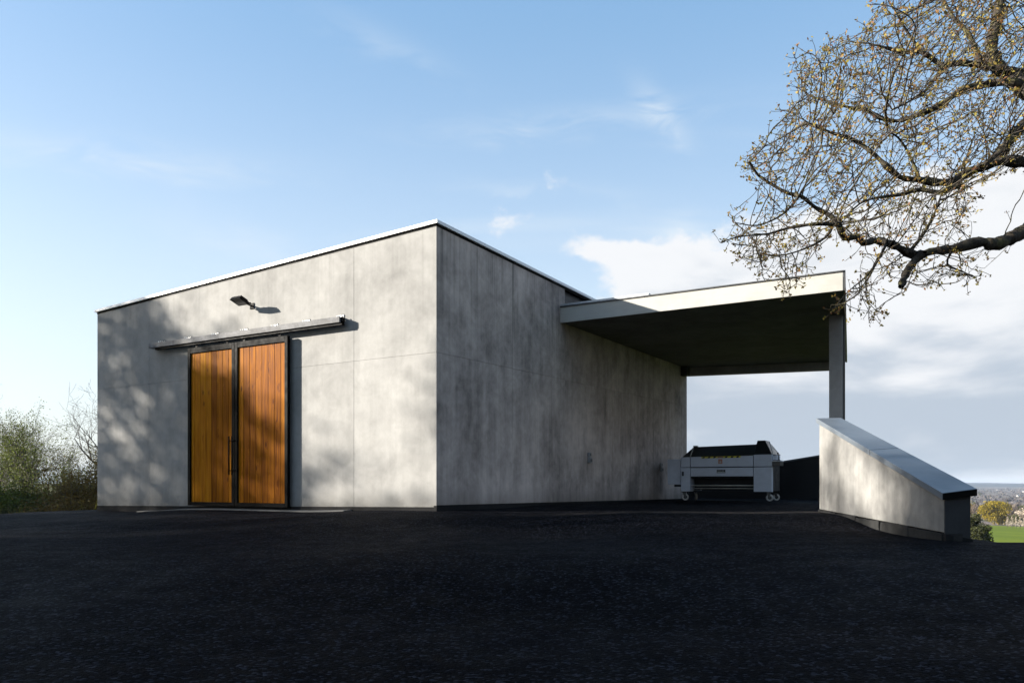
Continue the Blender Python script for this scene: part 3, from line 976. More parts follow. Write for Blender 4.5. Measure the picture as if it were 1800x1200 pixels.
cap_piece(0.0, SPLIT - .002)
cap_piece(SPLIT + .002, 1.0)
_l = (NLx - ov, NLy - .05); _r = (NRx + ov + .02, NRy - .04)  # thin black plate puts shade into the colour of the coping's near end
hexobj('coping_end_shade', [(_l[0] + .001, _l[1] - .008, wall_top(_l[1]) + .004), (_r[0] - .001, _r[1] - .008, wall_top(_r[1]) + .004), (_r[0] - .001, _r[1] - .001, wall_top(_r[1]) + .004), (_l[0] + .001, _l[1] - .001, wall_top(_l[1]) + .004),
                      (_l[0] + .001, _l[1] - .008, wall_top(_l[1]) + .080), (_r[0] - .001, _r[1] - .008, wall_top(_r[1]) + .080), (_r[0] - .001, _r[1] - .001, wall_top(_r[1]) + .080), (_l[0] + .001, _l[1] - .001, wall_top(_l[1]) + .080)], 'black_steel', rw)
# uneven dark foundation blocks at its foot
rr = random.Random(4)
nb = 5
for i in range(nb):
    t0, t1 = i / nb + .003, (i + 1) / nb - .003
    def PL(t, o): return (NLx + (FLx - NLx) * t - o, NLy + (FLy - NLy) * t)
    o1, o2 = .02 + rr.uniform(0, .02), .02 + rr.uniform(0, .02)
    a, d_ = PL(t0, o1), PL(t1, o2)
    za = zs(.525 + (.655 - .525) * t0) + rr.uniform(-.015, .01); zd = zs(.525 + (.655 - .525) * t1) + rr.uniform(-.015, .01)
    bm = bmesh.new()
    hexa(bm, [(a[0], a[1], .2), (a[0] + .25, a[1], .2), (d_[0] + .25, d_[1], .2), (d_[0], d_[1], .2),
              (a[0], a[1], za), (a[0] + .25, a[1], za), (d_[0] + .25, d_[1], zd), (d_[0], d_[1], zd)])
    bmesh.ops.subdivide_edges(bm, edges=list(bm.edges), cuts=4, use_grid_fill=True)
    for v in bm.verts:
        v.co += Vector((rr.uniform(-.008, .004), 0, rr.uniform(-.012, .008) if v.co.z > .5 else 0))
    bm_obj('plinth_block', bm, 'plinth_stone', rw)
# darker slab over the near end face
eN = Vector((NRy - NLy, -(NRx - NLx), 0)).normalized()          # outward normal of the near end
def endpt(t, o, z): return (NLx + (NRx - NLx) * t + eN.x * o, NLy + (NRy - NLy) * t + eN.y * o, z)
def endslab(name, t0, t1, o0, o1, zb0, zb1, zt0, zt1, mat):
    hexobj(name, [endpt(t0, o1, zb0), endpt(t1, o1, zb1), endpt(t1, o0, zb1), endpt(t0, o0, zb0),
                  endpt(t0, o1, zt0), endpt(t1, o1, zt1), endpt(t1, o0, zt1), endpt(t0, o0, zt0)], mat, rw)
endslab('end_face', .004, 1.0, .001, .012, zs(.50), zs(.42), wall_top(NLy) - .012, wall_top(NRy) - .012, 'dark_end')
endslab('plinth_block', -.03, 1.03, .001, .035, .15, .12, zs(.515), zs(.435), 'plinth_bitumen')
# low dark wall behind the machine
lw = empty('low_wall', (0, 0, 0))
tag(lw, 'low dark wall with thin sloping coping behind the machine', 'wall')
A = at(1190, 840, 27.0); B = at(1520, 786.5, 23.4)
dirw = Vector((B.x - A.x, B.y - A.y, 0)).normalized(); nw = Vector((-dirw.y, dirw.x, 0)) * .3
for name, z0a, z0b, z1a, z1b, ex, mat in (('body', .3, .3, A.z - .05, B.z - .05, 0, 'dark_cladding'),
                                          ('coping', A.z - .048, B.z - .048, A.z, B.z, .03, 'coping_slate')):
    e = dirw * ex; f = nw.normalized() * ex
    q = [A - f, B - f, B + nw + f, A + nw + f]
    hexobj(name, [(q[0].x, q[0].y, z0a), (q[1].x, q[1].y, z0b), (q[2].x, q[2].y, z0b), (q[3].x, q[3].y, z0a),
                  (q[0].x, q[0].y, z1a), (q[1].x, q[1].y, z1b), (q[2].x, q[2].y, z1b), (q[3].x, q[3].y, z1a)], mat, lw)

# ------------------------------------------------------------------ the machine on castors
mp = at(1197, 880, 22.4)
mz = float(ground_z(mp.x, mp.y))
mc = empty('workshop_machine', (mp.x, mp.y, mz + .004), RZ)
tag(mc, 'grey cabinet machine on castors with raised black hood under the canopy', 'machine')
MG, MD, MB = 'machine_grey', 'machine_dark', 'machine_black'
Dp = 1.05
box('side_cabinet', -.42, -.035, .08, Dp, .44, 1.15, MG, mc, 0.01)
box('side_cabinet_base', -.30, -.04, .3, Dp - .1, .38, .437, MB, mc)
ll = box('front_leg_cover', 0, .26, 0, .30, .25, .905, MG, mc, 0.006)
box('latch', .03, .085, -.014, -.001, .68, .80, MD, ll, 0.003)
box('corner_panel', 0, .26, 0, .30, .92, 1.20, MG, mc, 0.006)
rl = box('control_cabinet', 2.0, 2.47, 0, .16, .25, .905, MG, mc, 0.006)
box('corner_panel', 2.0, 2.47, 0, .16, .92, 1.235, MG, mc, 0.006)
box('side_frame', 2.0, 2.44, .17, Dp - .02, .27, 1.23, MB, mc)
up = hexobj('front_panel', [(.275, .0, .925), (1.985, .0, .925), (1.985, .04, .925), (.275, .04, .925),
                            (.275, .0, 1.215), (1.985, .0, 1.225), (1.985, .04, 1.225), (.275, .04, 1.215)], MG, mc, 0.004)
lo_ = box('front_panel', .275, 1.985, 0, .04, .665, .90, MG, mc, 0.004)
box('inner_body', .27, 1.99, .05, Dp - .02, .62, 1.20, MB, mc)
box('inner_body', .005, .255, .31, Dp - .02, .27, 1.19, MG, mc)
box('undertray', .27, 1.99, .35, Dp - .05, .30, .615, MB, mc)
tube('front_bar', (.262, .12, .415), (1.998, .12, .415), .016, 'machine_steel', mc, 10, True)
tube('front_bar', (.262, .22, .335), (1.998, .22, .335), .012, 'machine_steel', mc, 10, True)
# raised hood: hipped, dark
hz0, hz1 = 1.245, 1.56
hood = hexobj('hood', [(.03, .02, 1.205), (1.99, .02, 1.24), (1.99, Dp, 1.24), (.03, Dp, 1.205),
                       (.20, .50, 1.50), (1.99, .50, 1.535), (1.99, .80, 1.535), (.20, .80, 1.50)], MD, mc, 0.004)
hexobj('hood_end', [(1.995, .01, 1.24), (2.47, .01, 1.24), (2.47, Dp, 1.24), (1.995, Dp, 1.24),
                    (1.995, .42, 1.63), (2.20, .42, 1.63), (2.20, .82, 1.63), (1.995, .82, 1.63)], MD, mc, 0.006)
tube('hood_strut', (.26, -.005, 1.18), (.215, .44, 1.49), .010, 'machine_steel', hood, 8, True)
box('hood_lip', .19, .30, .49, .60, 1.502, 1.535, MD, hood)
tube('hood_arm', (2.50, .02, 1.235), (2.27, .60, 1.60), .012, 'machine_steel', mc, 8, True)
hexobj('hood_edge', [(.29, -.012, 1.205), (1.98, -.012, 1.214), (1.98, -.002, 1.214), (.29, -.002, 1.205),
                     (.29, -.012, 1.222), (1.98, -.012, 1.231), (1.98, -.002, 1.231), (.29, -.002, 1.222)], MB, up)
# hazard tape: yellow band with slanted black bars and a lettered middle
zt = lambda x: 1.158 + (x - .5) * .006
hz = hexobj('hazard_tape', [(.58, -.003, zt(.58)), (1.66, -.003, zt(1.66)), (1.66, -.0005, zt(1.66)), (.58, -.0005, zt(.58)),
                            (.58, -.003, zt(.58) + .046), (1.66, -.003, zt(1.66) + .046), (1.66, -.0005, zt(1.66) + .046), (.58, -.0005, zt(.58) + .046)], 'hazard_yellow', up)
for x in (.60, .75, .90, 1.22, 1.38, 1.53):
    z = zt(x)
    hexobj('black_bar', [(x, -.005, z + .001), (x + .065, -.005, z + .001), (x + .065, -.0035, z + .001), (x, -.0035, z + .001),
                         (x + .03, -.005, z + .041), (x + .095, -.005, z + .041), (x + .095, -.0035, z + .041), (x + .03, -.0035, z + .041)], MB, hz)
box('lettered_patch', 1.03, 1.19, -.005, -.0035, zt(1.1) + .003, zt(1.1) + .039, 'label_orange', hz)
for i in range(6):
    x = 1.045 + i * .023
    box('letter', x, x + .012, -.0065, -.0055, zt(1.1) + .010, zt(1.1) + .032, MB, hz)
lb = box('warning_label', 1.05, 1.165, -.003, -.0005, 1.005, 1.13, 'label_orange', up)
bm = bmesh.new()
v = [bm.verts.new(q) for q in ((1.075, -.0045, 1.03), (1.14, -.0045, 1.03), (1.108, -.0045, 1.095))]
bm.faces.new(v)
bm_obj('warning_triangle', bm, 'label_pale', lb)
npl = box('name_plate', 1.01, 1.245, -.004, -.0005, .755, .845, MD, lo_, 0.001)
for i, ww in enumerate((.022, .018, .024, .016, .022, .02)):
    x = 1.028 + i * .031
    box('letter', x, x + ww, -.0055, -.0045, .805, .832, 'dark_trim' if i % 4 == 3 else 'plastic_grey', npl)
box('letter_line', 1.025, 1.23, -.0055, -.0045, .768, .79, 'label_pale', npl)
# control desk with joystick on the right
dk = box('control_desk', 2.475, 2.68, .02, .42, .935, 1.05, MD, mc, 0.008)
box('desk_top', 2.478, 2.685, .015, .425, 1.052, 1.072, 'white_metal', dk, 0.004)
box('display', 2.50, 2.66, .10, .38, 1.0725, 1.085, MB, dk, 0.004)
box('side_box', 2.472, 2.58, .10, .50, 1.09, 1.22, MG, mc, 0.01)
js = tube('lever', (2.60, .25, 1.086), (2.575, .25, 1.26), .011, MB, dk, 8, True)
bm = bmesh.new(); bmesh.ops.create_icosphere(bm, subdivisions=2, radius=.024, matrix=Matrix.Translation((2.573, .25, 1.27)))
bm_obj('knob', bm, MB, js, True)


def castor(x, y, swing):
    c = empty('castor', (x, y, 0)); c.parent = mc
    c.rotation_euler = (0, 0, swing)
    rw_ = .095
    bm = bmesh.new(); addring(bm, (.03, 0, rw_), (0, 1, 0), rw_, .05, .055)
    ob = bm_obj('tyre', bm, 'caster_rubber', c, True)
    bm = bmesh.new(); addtube(bm, (.03, -.018, rw_), (.03, .018, rw_), .051, n=16)
    bm_obj('hub', bm, MB, c)
    bm = bmesh.new()
    for s in (-1, 1):
        y0, y1 = sorted((s * .026, s * .034))
        hexa(bm, [(.005, y0, rw_ - .02), (.055, y0, rw_ - .02), (.055, y1, rw_ - .02), (.005, y1, rw_ - .02),
                  (-.045, y0, .215), (.045, y0, .215), (.045, y1, .215), (-.045, y1, .215)])
    addbox(bm, -.055, .055, -.045, .045, .2155, .232)
    bm_obj('fork', bm, MD, c)


castor(.06, .10, R(20)); castor(.12, .92, R(-60)); castor(2.36, .12, R(10)); castor(2.34, .95, R(35))
bm = bmesh.new(); addbox(bm, .0, 2.47, .05, .14, .234, .249); addbox(bm, 0, 2.47, .90, .98, .234, .249)
bm_obj('chassis', bm, MB, mc)

# ------------------------------------------------------------------ the oak overhanging from the right
CRX, CRS = 1240.0, 560.0 / 1159.0


def crop(x, y): return (CRX + CRS * x, CRS * y)


LIMBS = [  # (points in the branch plane, start radius, end radius, depth at start, depth at end, attaches to trunk)
    ([(1700, 900), (1500, 800), (1290, 775), (1159, 842), (1060, 887), (1000, 880), (900, 905), (820, 915), (770, 932), (735, 918), (680, 890), (620, 875), (575, 884),
      (550, 860), (505, 866), (485, 820), (455, 785), (400, 755), (350, 715), (300, 703), (240, 670), (190, 635), (160, 590)], .112, .012, 9.3, 8.7),
    ([(790, 925), (765, 945), (735, 985), (712, 1040)], .055, .034, 8.95, 8.9),
    ([(1700, 620), (1500, 575), (1300, 600), (1159, 590), (1080, 585), (1030, 600), (960, 625), (900, 660), (850, 664), (780, 655), (710, 645), (655, 600), (600, 550),
      (540, 510), (480, 490), (420, 470), (370, 450)], .115, .012, 9.8, 9.6),
    ([(1400, 330), (1270, 380), (1159, 455), (1115, 500), (1065, 565), (1010, 606)], .10, .05, 10.2, 9.7),
    ([(1600, 330), (1400, 290), (1250, 270), (1159, 266), (1070, 250), (990, 236), (920, 230), (860, 236), (790, 192), (720, 190), (650, 172), (600, 160)], .10, .012, 10.4, 10.0),
    ([(1600, 480), (1350, 420), (1200, 345), (1110, 280), (1060, 240), (1040, 160), (1060, 80), (1075, -60), (1040, -200)], .15, .05, 10.0, 10.7),
    ([(1159, 310), (1080, 300), (1000, 310), (930, 330), (860, 380), (780, 415), (700, 440), (640, 430), (580, 400), (520, 390), (450, 370), (380, 350)], .06, .010, 10.1, 10.6),
    ([(930, 670), (850, 700), (780, 690), (700, 710), (620, 720), (560, 742), (520, 780)], .035, .010, 9.6, 9.2),
    ([(490, 818), (400, 815), (300, 830), (230, 850), (130, 860), (60, 880)], .022, .006, 8.75, 8.5),
    ([(340, 715), (280, 780), (190, 820), (110, 810)], .014, .005, 8.7, 8.4),
    ([(480, 790), (440, 860), (360, 905), (270, 930), (200, 925)], .016, .005, 8.75, 9.2),
    ([(660, 885), (620, 960), (580, 1010), (520, 1060), (470, 1120)], .016, .005, 8.9, 8.6),
    ([(860, 250), (800, 330), (740, 370), (680, 400)], .025, .008, 10.0, 9.6),
    ([(1000, 235), (960, 130), (900, 60), (850, -30)], .04, .012, 10.2, 10.4),
    ([(790, 195), (730, 110), (690, 40), (650, -20)], .02, .007, 10.1, 10.0),
    ([(780, 655), (740, 560), (700, 500), (660, 480)], .02, .007, 9.6, 9.3),
    ([(900, 905), (880, 960), (940, 990), (985, 1010)], .014, .005, 9.0, 9.1),
    ([(740, 920), (800, 840), (840, 760), (860, 700)], .022, .012, 8.95, 9.5),
]
CROWN = [[(700, -40), (650, 10), (570, 95), (545, 160), (505, 120), (450, 130), (420, 195), (330, 190), (315, 275), (350, 335), (305, 365), (240, 420), (290, 465),
          (240, 490), (150, 540), (130, 590), (150, 655), (185, 705), (250, 745), (150, 750), (75, 770), (100, 830), (40, 890), (120, 950), (190, 1000), (270, 1040),
          (295, 1100), (350, 1030), (420, 935), (480, 880), (540, 900), (620, 870), (760, 900), (840, 870), (930, 850), (960, 770), (990, 680), (1170, 610), (1300, 570), (1300, -40)],
         [(520, 930), (560, 1000), (430, 1150), (490, 1140), (560, 1080), (590, 1190), (650, 1130), (620, 1050), (700, 1010), (750, 1060), (840, 1050), (850, 990),
          (950, 1060), (1030, 1000), (990, 930), (880, 925), (760, 950), (650, 900)],
         [(700, -40), (1500, -40), (1500, -330), (1000, -330), (780, -200)],
         [(1300, -40), (1300, 570), (1480, 700), (1680, 640), (1720, 100), (1600, -120)]]


def smooth_poly(P, n):
    """Catmull-Rom resample of an (m,3) polyline with about n points per span"""
    P = np.asarray(P, float)
    Q = np.concatenate([[2 * P[0] - P[1]], P, [2 * P[-1] - P[-2]]])
    out = []
    for i in range(1, len(Q) - 2):
        L = np.linalg.norm(Q[i + 1] - Q[i]); m = max(1, int(L / n))
        for t in np.arange(m) / m:
            a, b_, c, d_ = Q[i - 1], Q[i], Q[i + 1], Q[i + 2]
            out.append(0.5 * (2 * b_ + (c - a) * t + (2 * a - 5 * b_ + 4 * c - d_) * t * t + (3 * b_ - a - 3 * c + d_) * t ** 3))
    out.append(P[-1])
    return np.array(out)


def build_oak():
    rng = np.random.default_rng(11)
    nodes = []; parent = []; rad0 = []
    trunk = [(8.6, 8.6, -0.4), (8.55, 8.7, 1.0), (8.62, 8.9, 2.4), (8.5, 9.2, 3.6), (8.7, 9.6, 4.9), (8.9, 10.0, 6.2), (9.1, 10.4, 7.6), (9.4, 10.6, 9.2)]
    T = smooth_poly(trunk, 0.12)
    for i, p in enumerate(T):
        nodes.append(p); parent.append(i - 1); rad0.append(0.36 - 0.22 * i / len(T) + 0.12 * math.exp(-i / 4))
    for pts, r0, r1, d0, d1 in LIMBS:
        m = len(pts)
        P = []
        for i, (cx, cy) in enumerate(pts):
            t = i / (m - 1)
            px, py = crop(cx, cy)
            q = at(px, py, d0 + (d1 - d0) * t + (rng.normal() * .07 if 0 < i else 0))
            P.append((q.x, q.y, q.z))
        P = smooth_poly(P, 0.06)
        arr = np.array(nodes)
        j = int(np.argmin(((arr - P[0]) ** 2).sum(1)))
        gap = np.linalg.norm(arr[j] - P[0])
        if gap > 0.08:                       # bridge to what it grows from
            nb = int(gap / 0.08)
            for q in range(1, nb + 1):
                t = q / (nb + 1)
                nodes.append(arr[j] * (1 - t) + P[0] * t + np.array([0, 0, 0.12 * math.sin(t * math.pi)]) * min(1, gap)); parent.append(j if q == 1 else len(nodes) - 2)
                rad0.append(min(r0 * 1.1, rad0[j]))
            j = len(nodes) - 1
        L = len(P)
        for i in range(L):
            nodes.append(P[i]); parent.append(j if i == 0 else len(nodes) - 2)
            t = i / max(1, L - 1)
            rad0.append(r1 + (r0 - r1) * (1 - t) ** 1.15)
    n_fixed = len(nodes)
    # attraction points in the crown volume
    att = []
    for poly, dens in zip(CROWN, (8600, 1100, 700, 1500)):
        pa = np.array(poly, float)
        lo, hi = pa.min(0), pa.max(0)
        c = rng.random((dens * 4, 2)) * (hi - lo) + lo
        c = c[in_poly(c[:, 0], c[:, 1], [tuple(q) for q in pa])][:dens]
        for cx, cy in c:
            px, py = crop(cx, cy)
            f = np.clip((cy - 250) / 700, 0, 1)
            Yd = 10.15 - 1.2 * f + rng.normal() * (1.0 - 0.5 * f)
            if poly is CROWN[1]: Yd = 8.9 + rng.normal() * .35
            q = at(px, py, Yd)
            att.append((q.x, q.y, q.z))
    att = np.array(att)
    # open pockets between the branch masses
    pk = att[rng.integers(0, len(att), 60)]; pr = rng.uniform(.16, .38, 60)
    keep = np.ones(len(att), bool)
    for c_, r_ in zip(pk, pr): keep &= ((att - c_) ** 2 * np.array([1, .35, 1])).sum(1) > r_ * r_
    att = att[keep]
    step, infl, kill = 0.06, 0.8, 0.125
    N = np.array(nodes)
    cap = 60000
    pos = np.zeros((cap, 3)); pos[:n_fixed] = N
    par = np.full(cap, -1); par[:n_fixed] = parent
    drn = np.zeros((cap, 3))
    nn = n_fixed
    # initial nearest
    bestd = np.full(len(att), 1e9); besti = np.zeros(len(att), int)
    first_ok = 60

    def upd(i0, i1):
        nonlocal bestd, besti
        B = pos[i0:i1]
        for s in range(0, len(B), 400):
            D = ((att[:, None, :] - B[None, s:s + 400, :]) ** 2).sum(-1)
            k_ = D.argmin(1); dm = D[np.arange(len(att)), k_]
            m = dm < bestd
            bestd[m] = dm[m]; besti[m] = k_[m] + i0 + s
    upd(len(T), n_fixed)
    alive = np.ones(len(att), bool)
    for it in range(70):
        alive &= bestd > kill ** 2
        act = alive & (bestd < infl ** 2)
        if not act.any(): break
        ids = besti[act]
        dv = att[act] - pos[ids]; dv /= np.linalg.norm(dv, axis=1, keepdims=True)
        un, inv = np.unique(ids, return_inverse=True)
        acc = np.zeros((len(un), 3)); np.add.at(acc, inv, dv)
        acc /= np.linalg.norm(acc, axis=1, keepdims=True) + 1e-9
        acc += rng.normal(size=acc.shape) * np.where(rng.random((len(acc), 1)) < .22, .55, .10)
        acc += drn[un] * 0.7
        acc[:, 2] += 0.05
        acc /= np.linalg.norm(acc, axis=1, keepdims=True)
        m = len(un)
        if nn + m > cap: break
        pos[nn:nn + m] = pos[un] + acc * step
        par[nn:nn + m] = un; drn[nn:nn + m] = acc
        upd(nn, nn + m)
        nn += m
    pos = pos[:nn]; par = par[:nn]
    # straight end shoots that break the outline
    ch0 = np.bincount(par[par >= 0], minlength=nn)
    tp = np.where((ch0 == 0) & (np.arange(nn) >= n_fixed))[0]
    newp, newpar = [], []
    for t_ in tp:
        d_ = pos[t_] - pos[par[t_]]; d_ = d_ / (np.linalg.norm(d_) + 1e-9)
        for q_ in range(1 if rng.random() < .6 else 2):
            dd = d_ + rng.normal(size=3) * .38 + np.array([0, 0, .12]); dd /= np.linalg.norm(dd)
            k0 = t_; p_ = pos[t_]
            for z_ in range(rng.integers(1, 4)):
                p_ = p_ + dd * .045; newp.append(p_); newpar.append(k0); k0 = nn + len(newp) - 1
                dd = dd + rng.normal(size=3) * .12; dd /= np.linalg.norm(dd)
    # short straight side twigs along the grown wood
    for t_ in np.where((np.arange(nn) >= n_fixed) & (rng.random(nn) < .20))[0]:
        d_ = pos[t_] - pos[par[t_]]; d_ = d_ / (np.linalg.norm(d_) + 1e-9)
        o_ = np.cross(d_, rng.normal(size=3)); o_ /= np.linalg.norm(o_) + 1e-9
        dd = d_ * .75 + o_ * .7 + np.array([0, 0, .15]); dd /= np.linalg.norm(dd)
        k0 = t_; p_ = pos[t_]
        for z_ in range(rng.integers(2, 6)):
            p_ = p_ + dd * .04; newp.append(p_); newpar.append(k0); k0 = nn + len(newp) - 1
            dd = dd + rng.normal(size=3) * .10; dd /= np.linalg.norm(dd)
    pos = np.concatenate([pos, np.array(newp)]); par = np.concatenate([par, np.array(newpar)]); nn = len(pos)
    # pipe-model radii for grown wood
    e = 2.45; rt = 0.0027
    child = np.bincount(par[par >= 0], minlength=nn)
    acc = np.zeros(nn)
    order = np.arange(nn - 1, -1, -1)
    for i in order:
        if child[i] == 0: acc[i] = rt ** e
        p = par[i]
        if p >= 0 and i >= n_fixed: acc[p] += acc[i]
        if i >= n_fixed and acc[i] == 0: acc[i] = rt ** e
    rad = acc ** (1 / e)
    rad[:n_fixed] = np.array(rad0)
    rad[n_fixed:] = np.minimum(rad[n_fixed:], 0.028)
    idx = np.arange(nn)[par >= 0]
    r1 = rad[idx]; r0 = np.where(idx >= n_fixed, np.minimum(rad[par[idx]], r1 * 1.35), rad[par[idx]])
    r0 = np.where((idx < n_fixed) & (r0 > r1 * 1.6), r1 * 1.1, r0)
    root = empty('oak_tree', (8.6, 8.6, float(terrain_z(8.6, 8.6))))
    tag(root, 'budding oak reaching its bare branches in from the right', 'tree')
    off = np.array(root.location)
    is_t = idx < len(T)
    v, f = segs_mesh(pos[par[idx[is_t]]] - off, pos[idx[is_t]] - off, r0[is_t], r1[is_t], 12)
    np_mesh('trunk', v, f, 'oak_bark', root, True)
    is_l = (idx >= len(T)) & (idx < n_fixed)
    # gnarl the limbs a little
    gn = 1 + 0.14 * rng.standard_normal(nn)
    v, f = segs_mesh(pos[par[idx[is_l]]] - off, pos[idx[is_l]] - off, r0[is_l] * gn[par[idx[is_l]]], r1[is_l] * gn[idx[is_l]], 8)
    np_mesh('limbs', v, f, 'oak_bark', root, True)
    tw = idx >= n_fixed
    v, f = segs_mesh(pos[par[idx[tw]]] - off, pos[idx[tw]] - off, r0[tw], r1[tw], 4)
    o = np_mesh('twigs', v, f, 'oak_bark', root, True)
    o['kind'] = 'stuff'
    # opening buds: tufts at twig ends and some along young twigs
    tips = np.where((child == 0) & (np.arange(nn) >= n_fixed))[0]
    young = np.where((np.arange(nn) >= n_fixed) & (rad < 0.0062))[0]
    sel = np.concatenate([np.repeat(tips, 3), young[rng.random(len(young)) < 0.22]])
    C = pos[sel] + rng.normal(size=(len(sel), 3)) * 0.014 - off
    v, f = leaf_quads(rng, C, 0.034, 0.5, 0.3)
    o = np_mesh('crown', v, f, 'oak_buds', root)
    o['kind'] = 'stuff'
    print('oak nodes', nn, 'tips', len(tips), 'leaves', len(sel))


build_oak()

# ------------------------------------------------------------------ other trees and shrubs


def grow(seed, height, trunk_r, spread=0.55, levels=4, kids=(7, 5, 4, 4), first=0.3, droop=0.0, stems=1, wob=0.16, len0=0.62, keep=1.0):
    """recursive branching; returns segments (p0,p1,r0,r1,level) and tip points"""
    rng = random.Random(seed)
    S = []; tips = []

    def branch(p, d, L, r, lev):
        n = max(3, int(5 - lev * .5)) if lev else 9
        q = p.copy(); dd = d.copy()
        st = []
        for i in range(n):
            t = i / n
            dd = (dd + Vector((rng.gauss(0, wob), rng.gauss(0, wob), rng.gauss(0, wob) + (0.05 if lev else 0.02) - droop * lev * .05))).normalized()
            e = q + dd * (L / n)
            ra = r * (1 - 0.75 * t); rb = r * (1 - 0.75 * (t + 1 / n))
            S.append((q.copy(), e.copy(), ra, rb, lev)); st.append((e.copy(), dd.copy(), rb, (i + 1) / n))
            q = e
        if lev >= levels:
            tips.append(q); tips.extend(s[0] for s in st[1:])
            return
        k_ = kids[min(lev, len(kids) - 1)]
        for c in range(k_):
            if rng.random() > keep: continue
            t = first + (1 - first) * (c + rng.random()) / k_ if lev == 0 else 0.25 + .75 * (c + rng.random()) / k_
            e, de, rr_, _ = min(st, key=lambda s: abs(s[3] - t))
            o = de.orthogonal().normalized()
            o.rotate(Matrix.Rotation(rng.uniform(0, 2 * math.pi), 3, de))
            a = spread * rng.uniform(.7, 1.4)
            nd = (de * math.cos(a) + o * math.sin(a) + Vector((0, 0, .12))).normalized()
            LL = L * len0 * rng.uniform(.7, 1.15) * (1.1 - .45 * t if lev == 0 else 1)
            branch(e, nd, LL, min(rr_, r * .55), lev + 1)
        tips.append(q)

    for s in range(stems):
        lean = 0.0 if stems == 1 else rng.uniform(.15, .7)
        a = rng.uniform(0, 2 * math.pi)
        d0 = Vector((math.sin(lean) * math.cos(a), math.sin(lean) * math.sin(a), math.cos(lean)))
        p0 = Vector((rng.uniform(-.3, .3), rng.uniform(-.3, .3), -0.25)) if stems > 1 else Vector((0, 0, -0.25))
        branch(p0, d0, height * (0.78 if stems == 1 else rng.uniform(.5, .75)), trunk_r, 0)
    return S, tips


def tree_thing(name, label, cat, loc, seed, height, trunk_r, leaf_mat_, leaf_size, per_tip, group=None, bark='grey_bark', leafspread=0.12,
               wood='trunk', minr=0.004, **kw):
    S, tips = grow(seed, height, trunk_r, **kw)
    rng = np.random.default_rng(seed)
    root = empty(name, loc, random.Random(seed).uniform(0, 6.28))
    tag(root, label, cat, group)
    P0 = np.array([s[0] for s in S]); P1 = np.array([s[1] for s in S])
    r0 = np.maximum([s[2] for s in S], minr); r1 = np.maximum([s[3] for s in S], minr)
    lev = np.array([s[4] for s in S])
    Vs, Fs, off = [], [], 0
    for m_, n in ((lev <= 1, 6), (lev > 1, 3)):
        if m_.any():
            v, f = segs_mesh(P0[m_], P1[m_], r0[m_], r1[m_], n)
            Vs.append(v); Fs.append(f + off); off += len(v)
    np_mesh(wood, np.concatenate(Vs), np.concatenate(Fs), bark, root, True)
    if per_tip > 0:
        T = np.array(tips)
        m = int(len(T) * per_tip)
        C = T[rng.integers(0, len(T), m)] + rng.normal(size=(m, 3)) * leafspread
        C[:, 2] = np.maximum(C[:, 2], 0.05)
        v, f = leaf_quads(rng, C, leaf_size, 0.45, 0.4)
        o = np_mesh('crown', v, f, leaf_mat_, root)
        o['kind'] = 'stuff'
    return root


def stand(px, Y):
    x = (px - 900) / FPX * Y
    return (x, Y, float(terrain_z(x, Y)))


G_L = 'trees and shrubs left of the building'
# small trees behind the forecourt edge, left of the building
for (nm, lab, cat, px, Y, h, mat, ls, pt, bark, kw) in [
    ('young_tree', 'tallest slender tree with sparse young leaves at the left edge', 'tree', 40, 40, 5.3, 'dull_green', .10, 1.3, 'grey_bark', dict(levels=4, kids=(9, 5, 4, 3), spread=.6)),
    ('young_tree', 'bushy tree with fresh green crown, second from the left edge', 'tree', 84, 37, 4.9, 'spring_green', .10, 2.4, 'grey_bark', dict(levels=4, kids=(9, 5, 4, 3), spread=.65)),
    ('young_tree', 'thin twiggy tree midway between left edge and building', 'tree', 112, 41, 4.7, 'dull_green', .08, 1.5, 'grey_bark', dict(levels=4, kids=(9, 5, 4, 3), spread=.6)),
    ('young_tree', 'dense dark green tree just left of the brown shrub', 'tree', 138, 36, 4.3, 'dull_green', .09, 2.6, 'grey_bark', dict(levels=4, kids=(10, 5, 4, 3), spread=.7, first=.15)),
    ('young_tree', 'thin grey tree behind the tallest slender tree', 'tree', 20, 46, 5.6, 'bare_wood', .08, 1.0, 'grey_bark', dict(levels=4, kids=(10, 5, 4, 3), spread=.65)),
    ('young_tree', 'olive tree behind the bushy green one', 'tree', 66, 45, 5.2, 'dull_green', .09, 2.0, 'grey_bark', dict(levels=4, kids=(10, 5, 4, 3), spread=.7)),
    ('bare_tree', 'bare tree whose twigs show at the left picture edge', 'tree', -52, 30, 5.0, 'bare_wood', .05, .2, 'grey_bark', dict(levels=4, kids=(8, 5, 4, 3), spread=.7)),
    ('bare_tree', 'bare tree half hidden by the left end of the building', 'tree', 205, 31, 5.2, 'bare_wood', .05, .2, 'grey_bark', dict(levels=4, kids=(9, 5, 4, 3), spread=.8)),
]:
    tree_thing(nm, lab, cat, stand(px, Y), int(px * 7 + Y + 500), h, .085, mat, ls * .62, pt * 2.2, G_L, bark, .13, **kw)
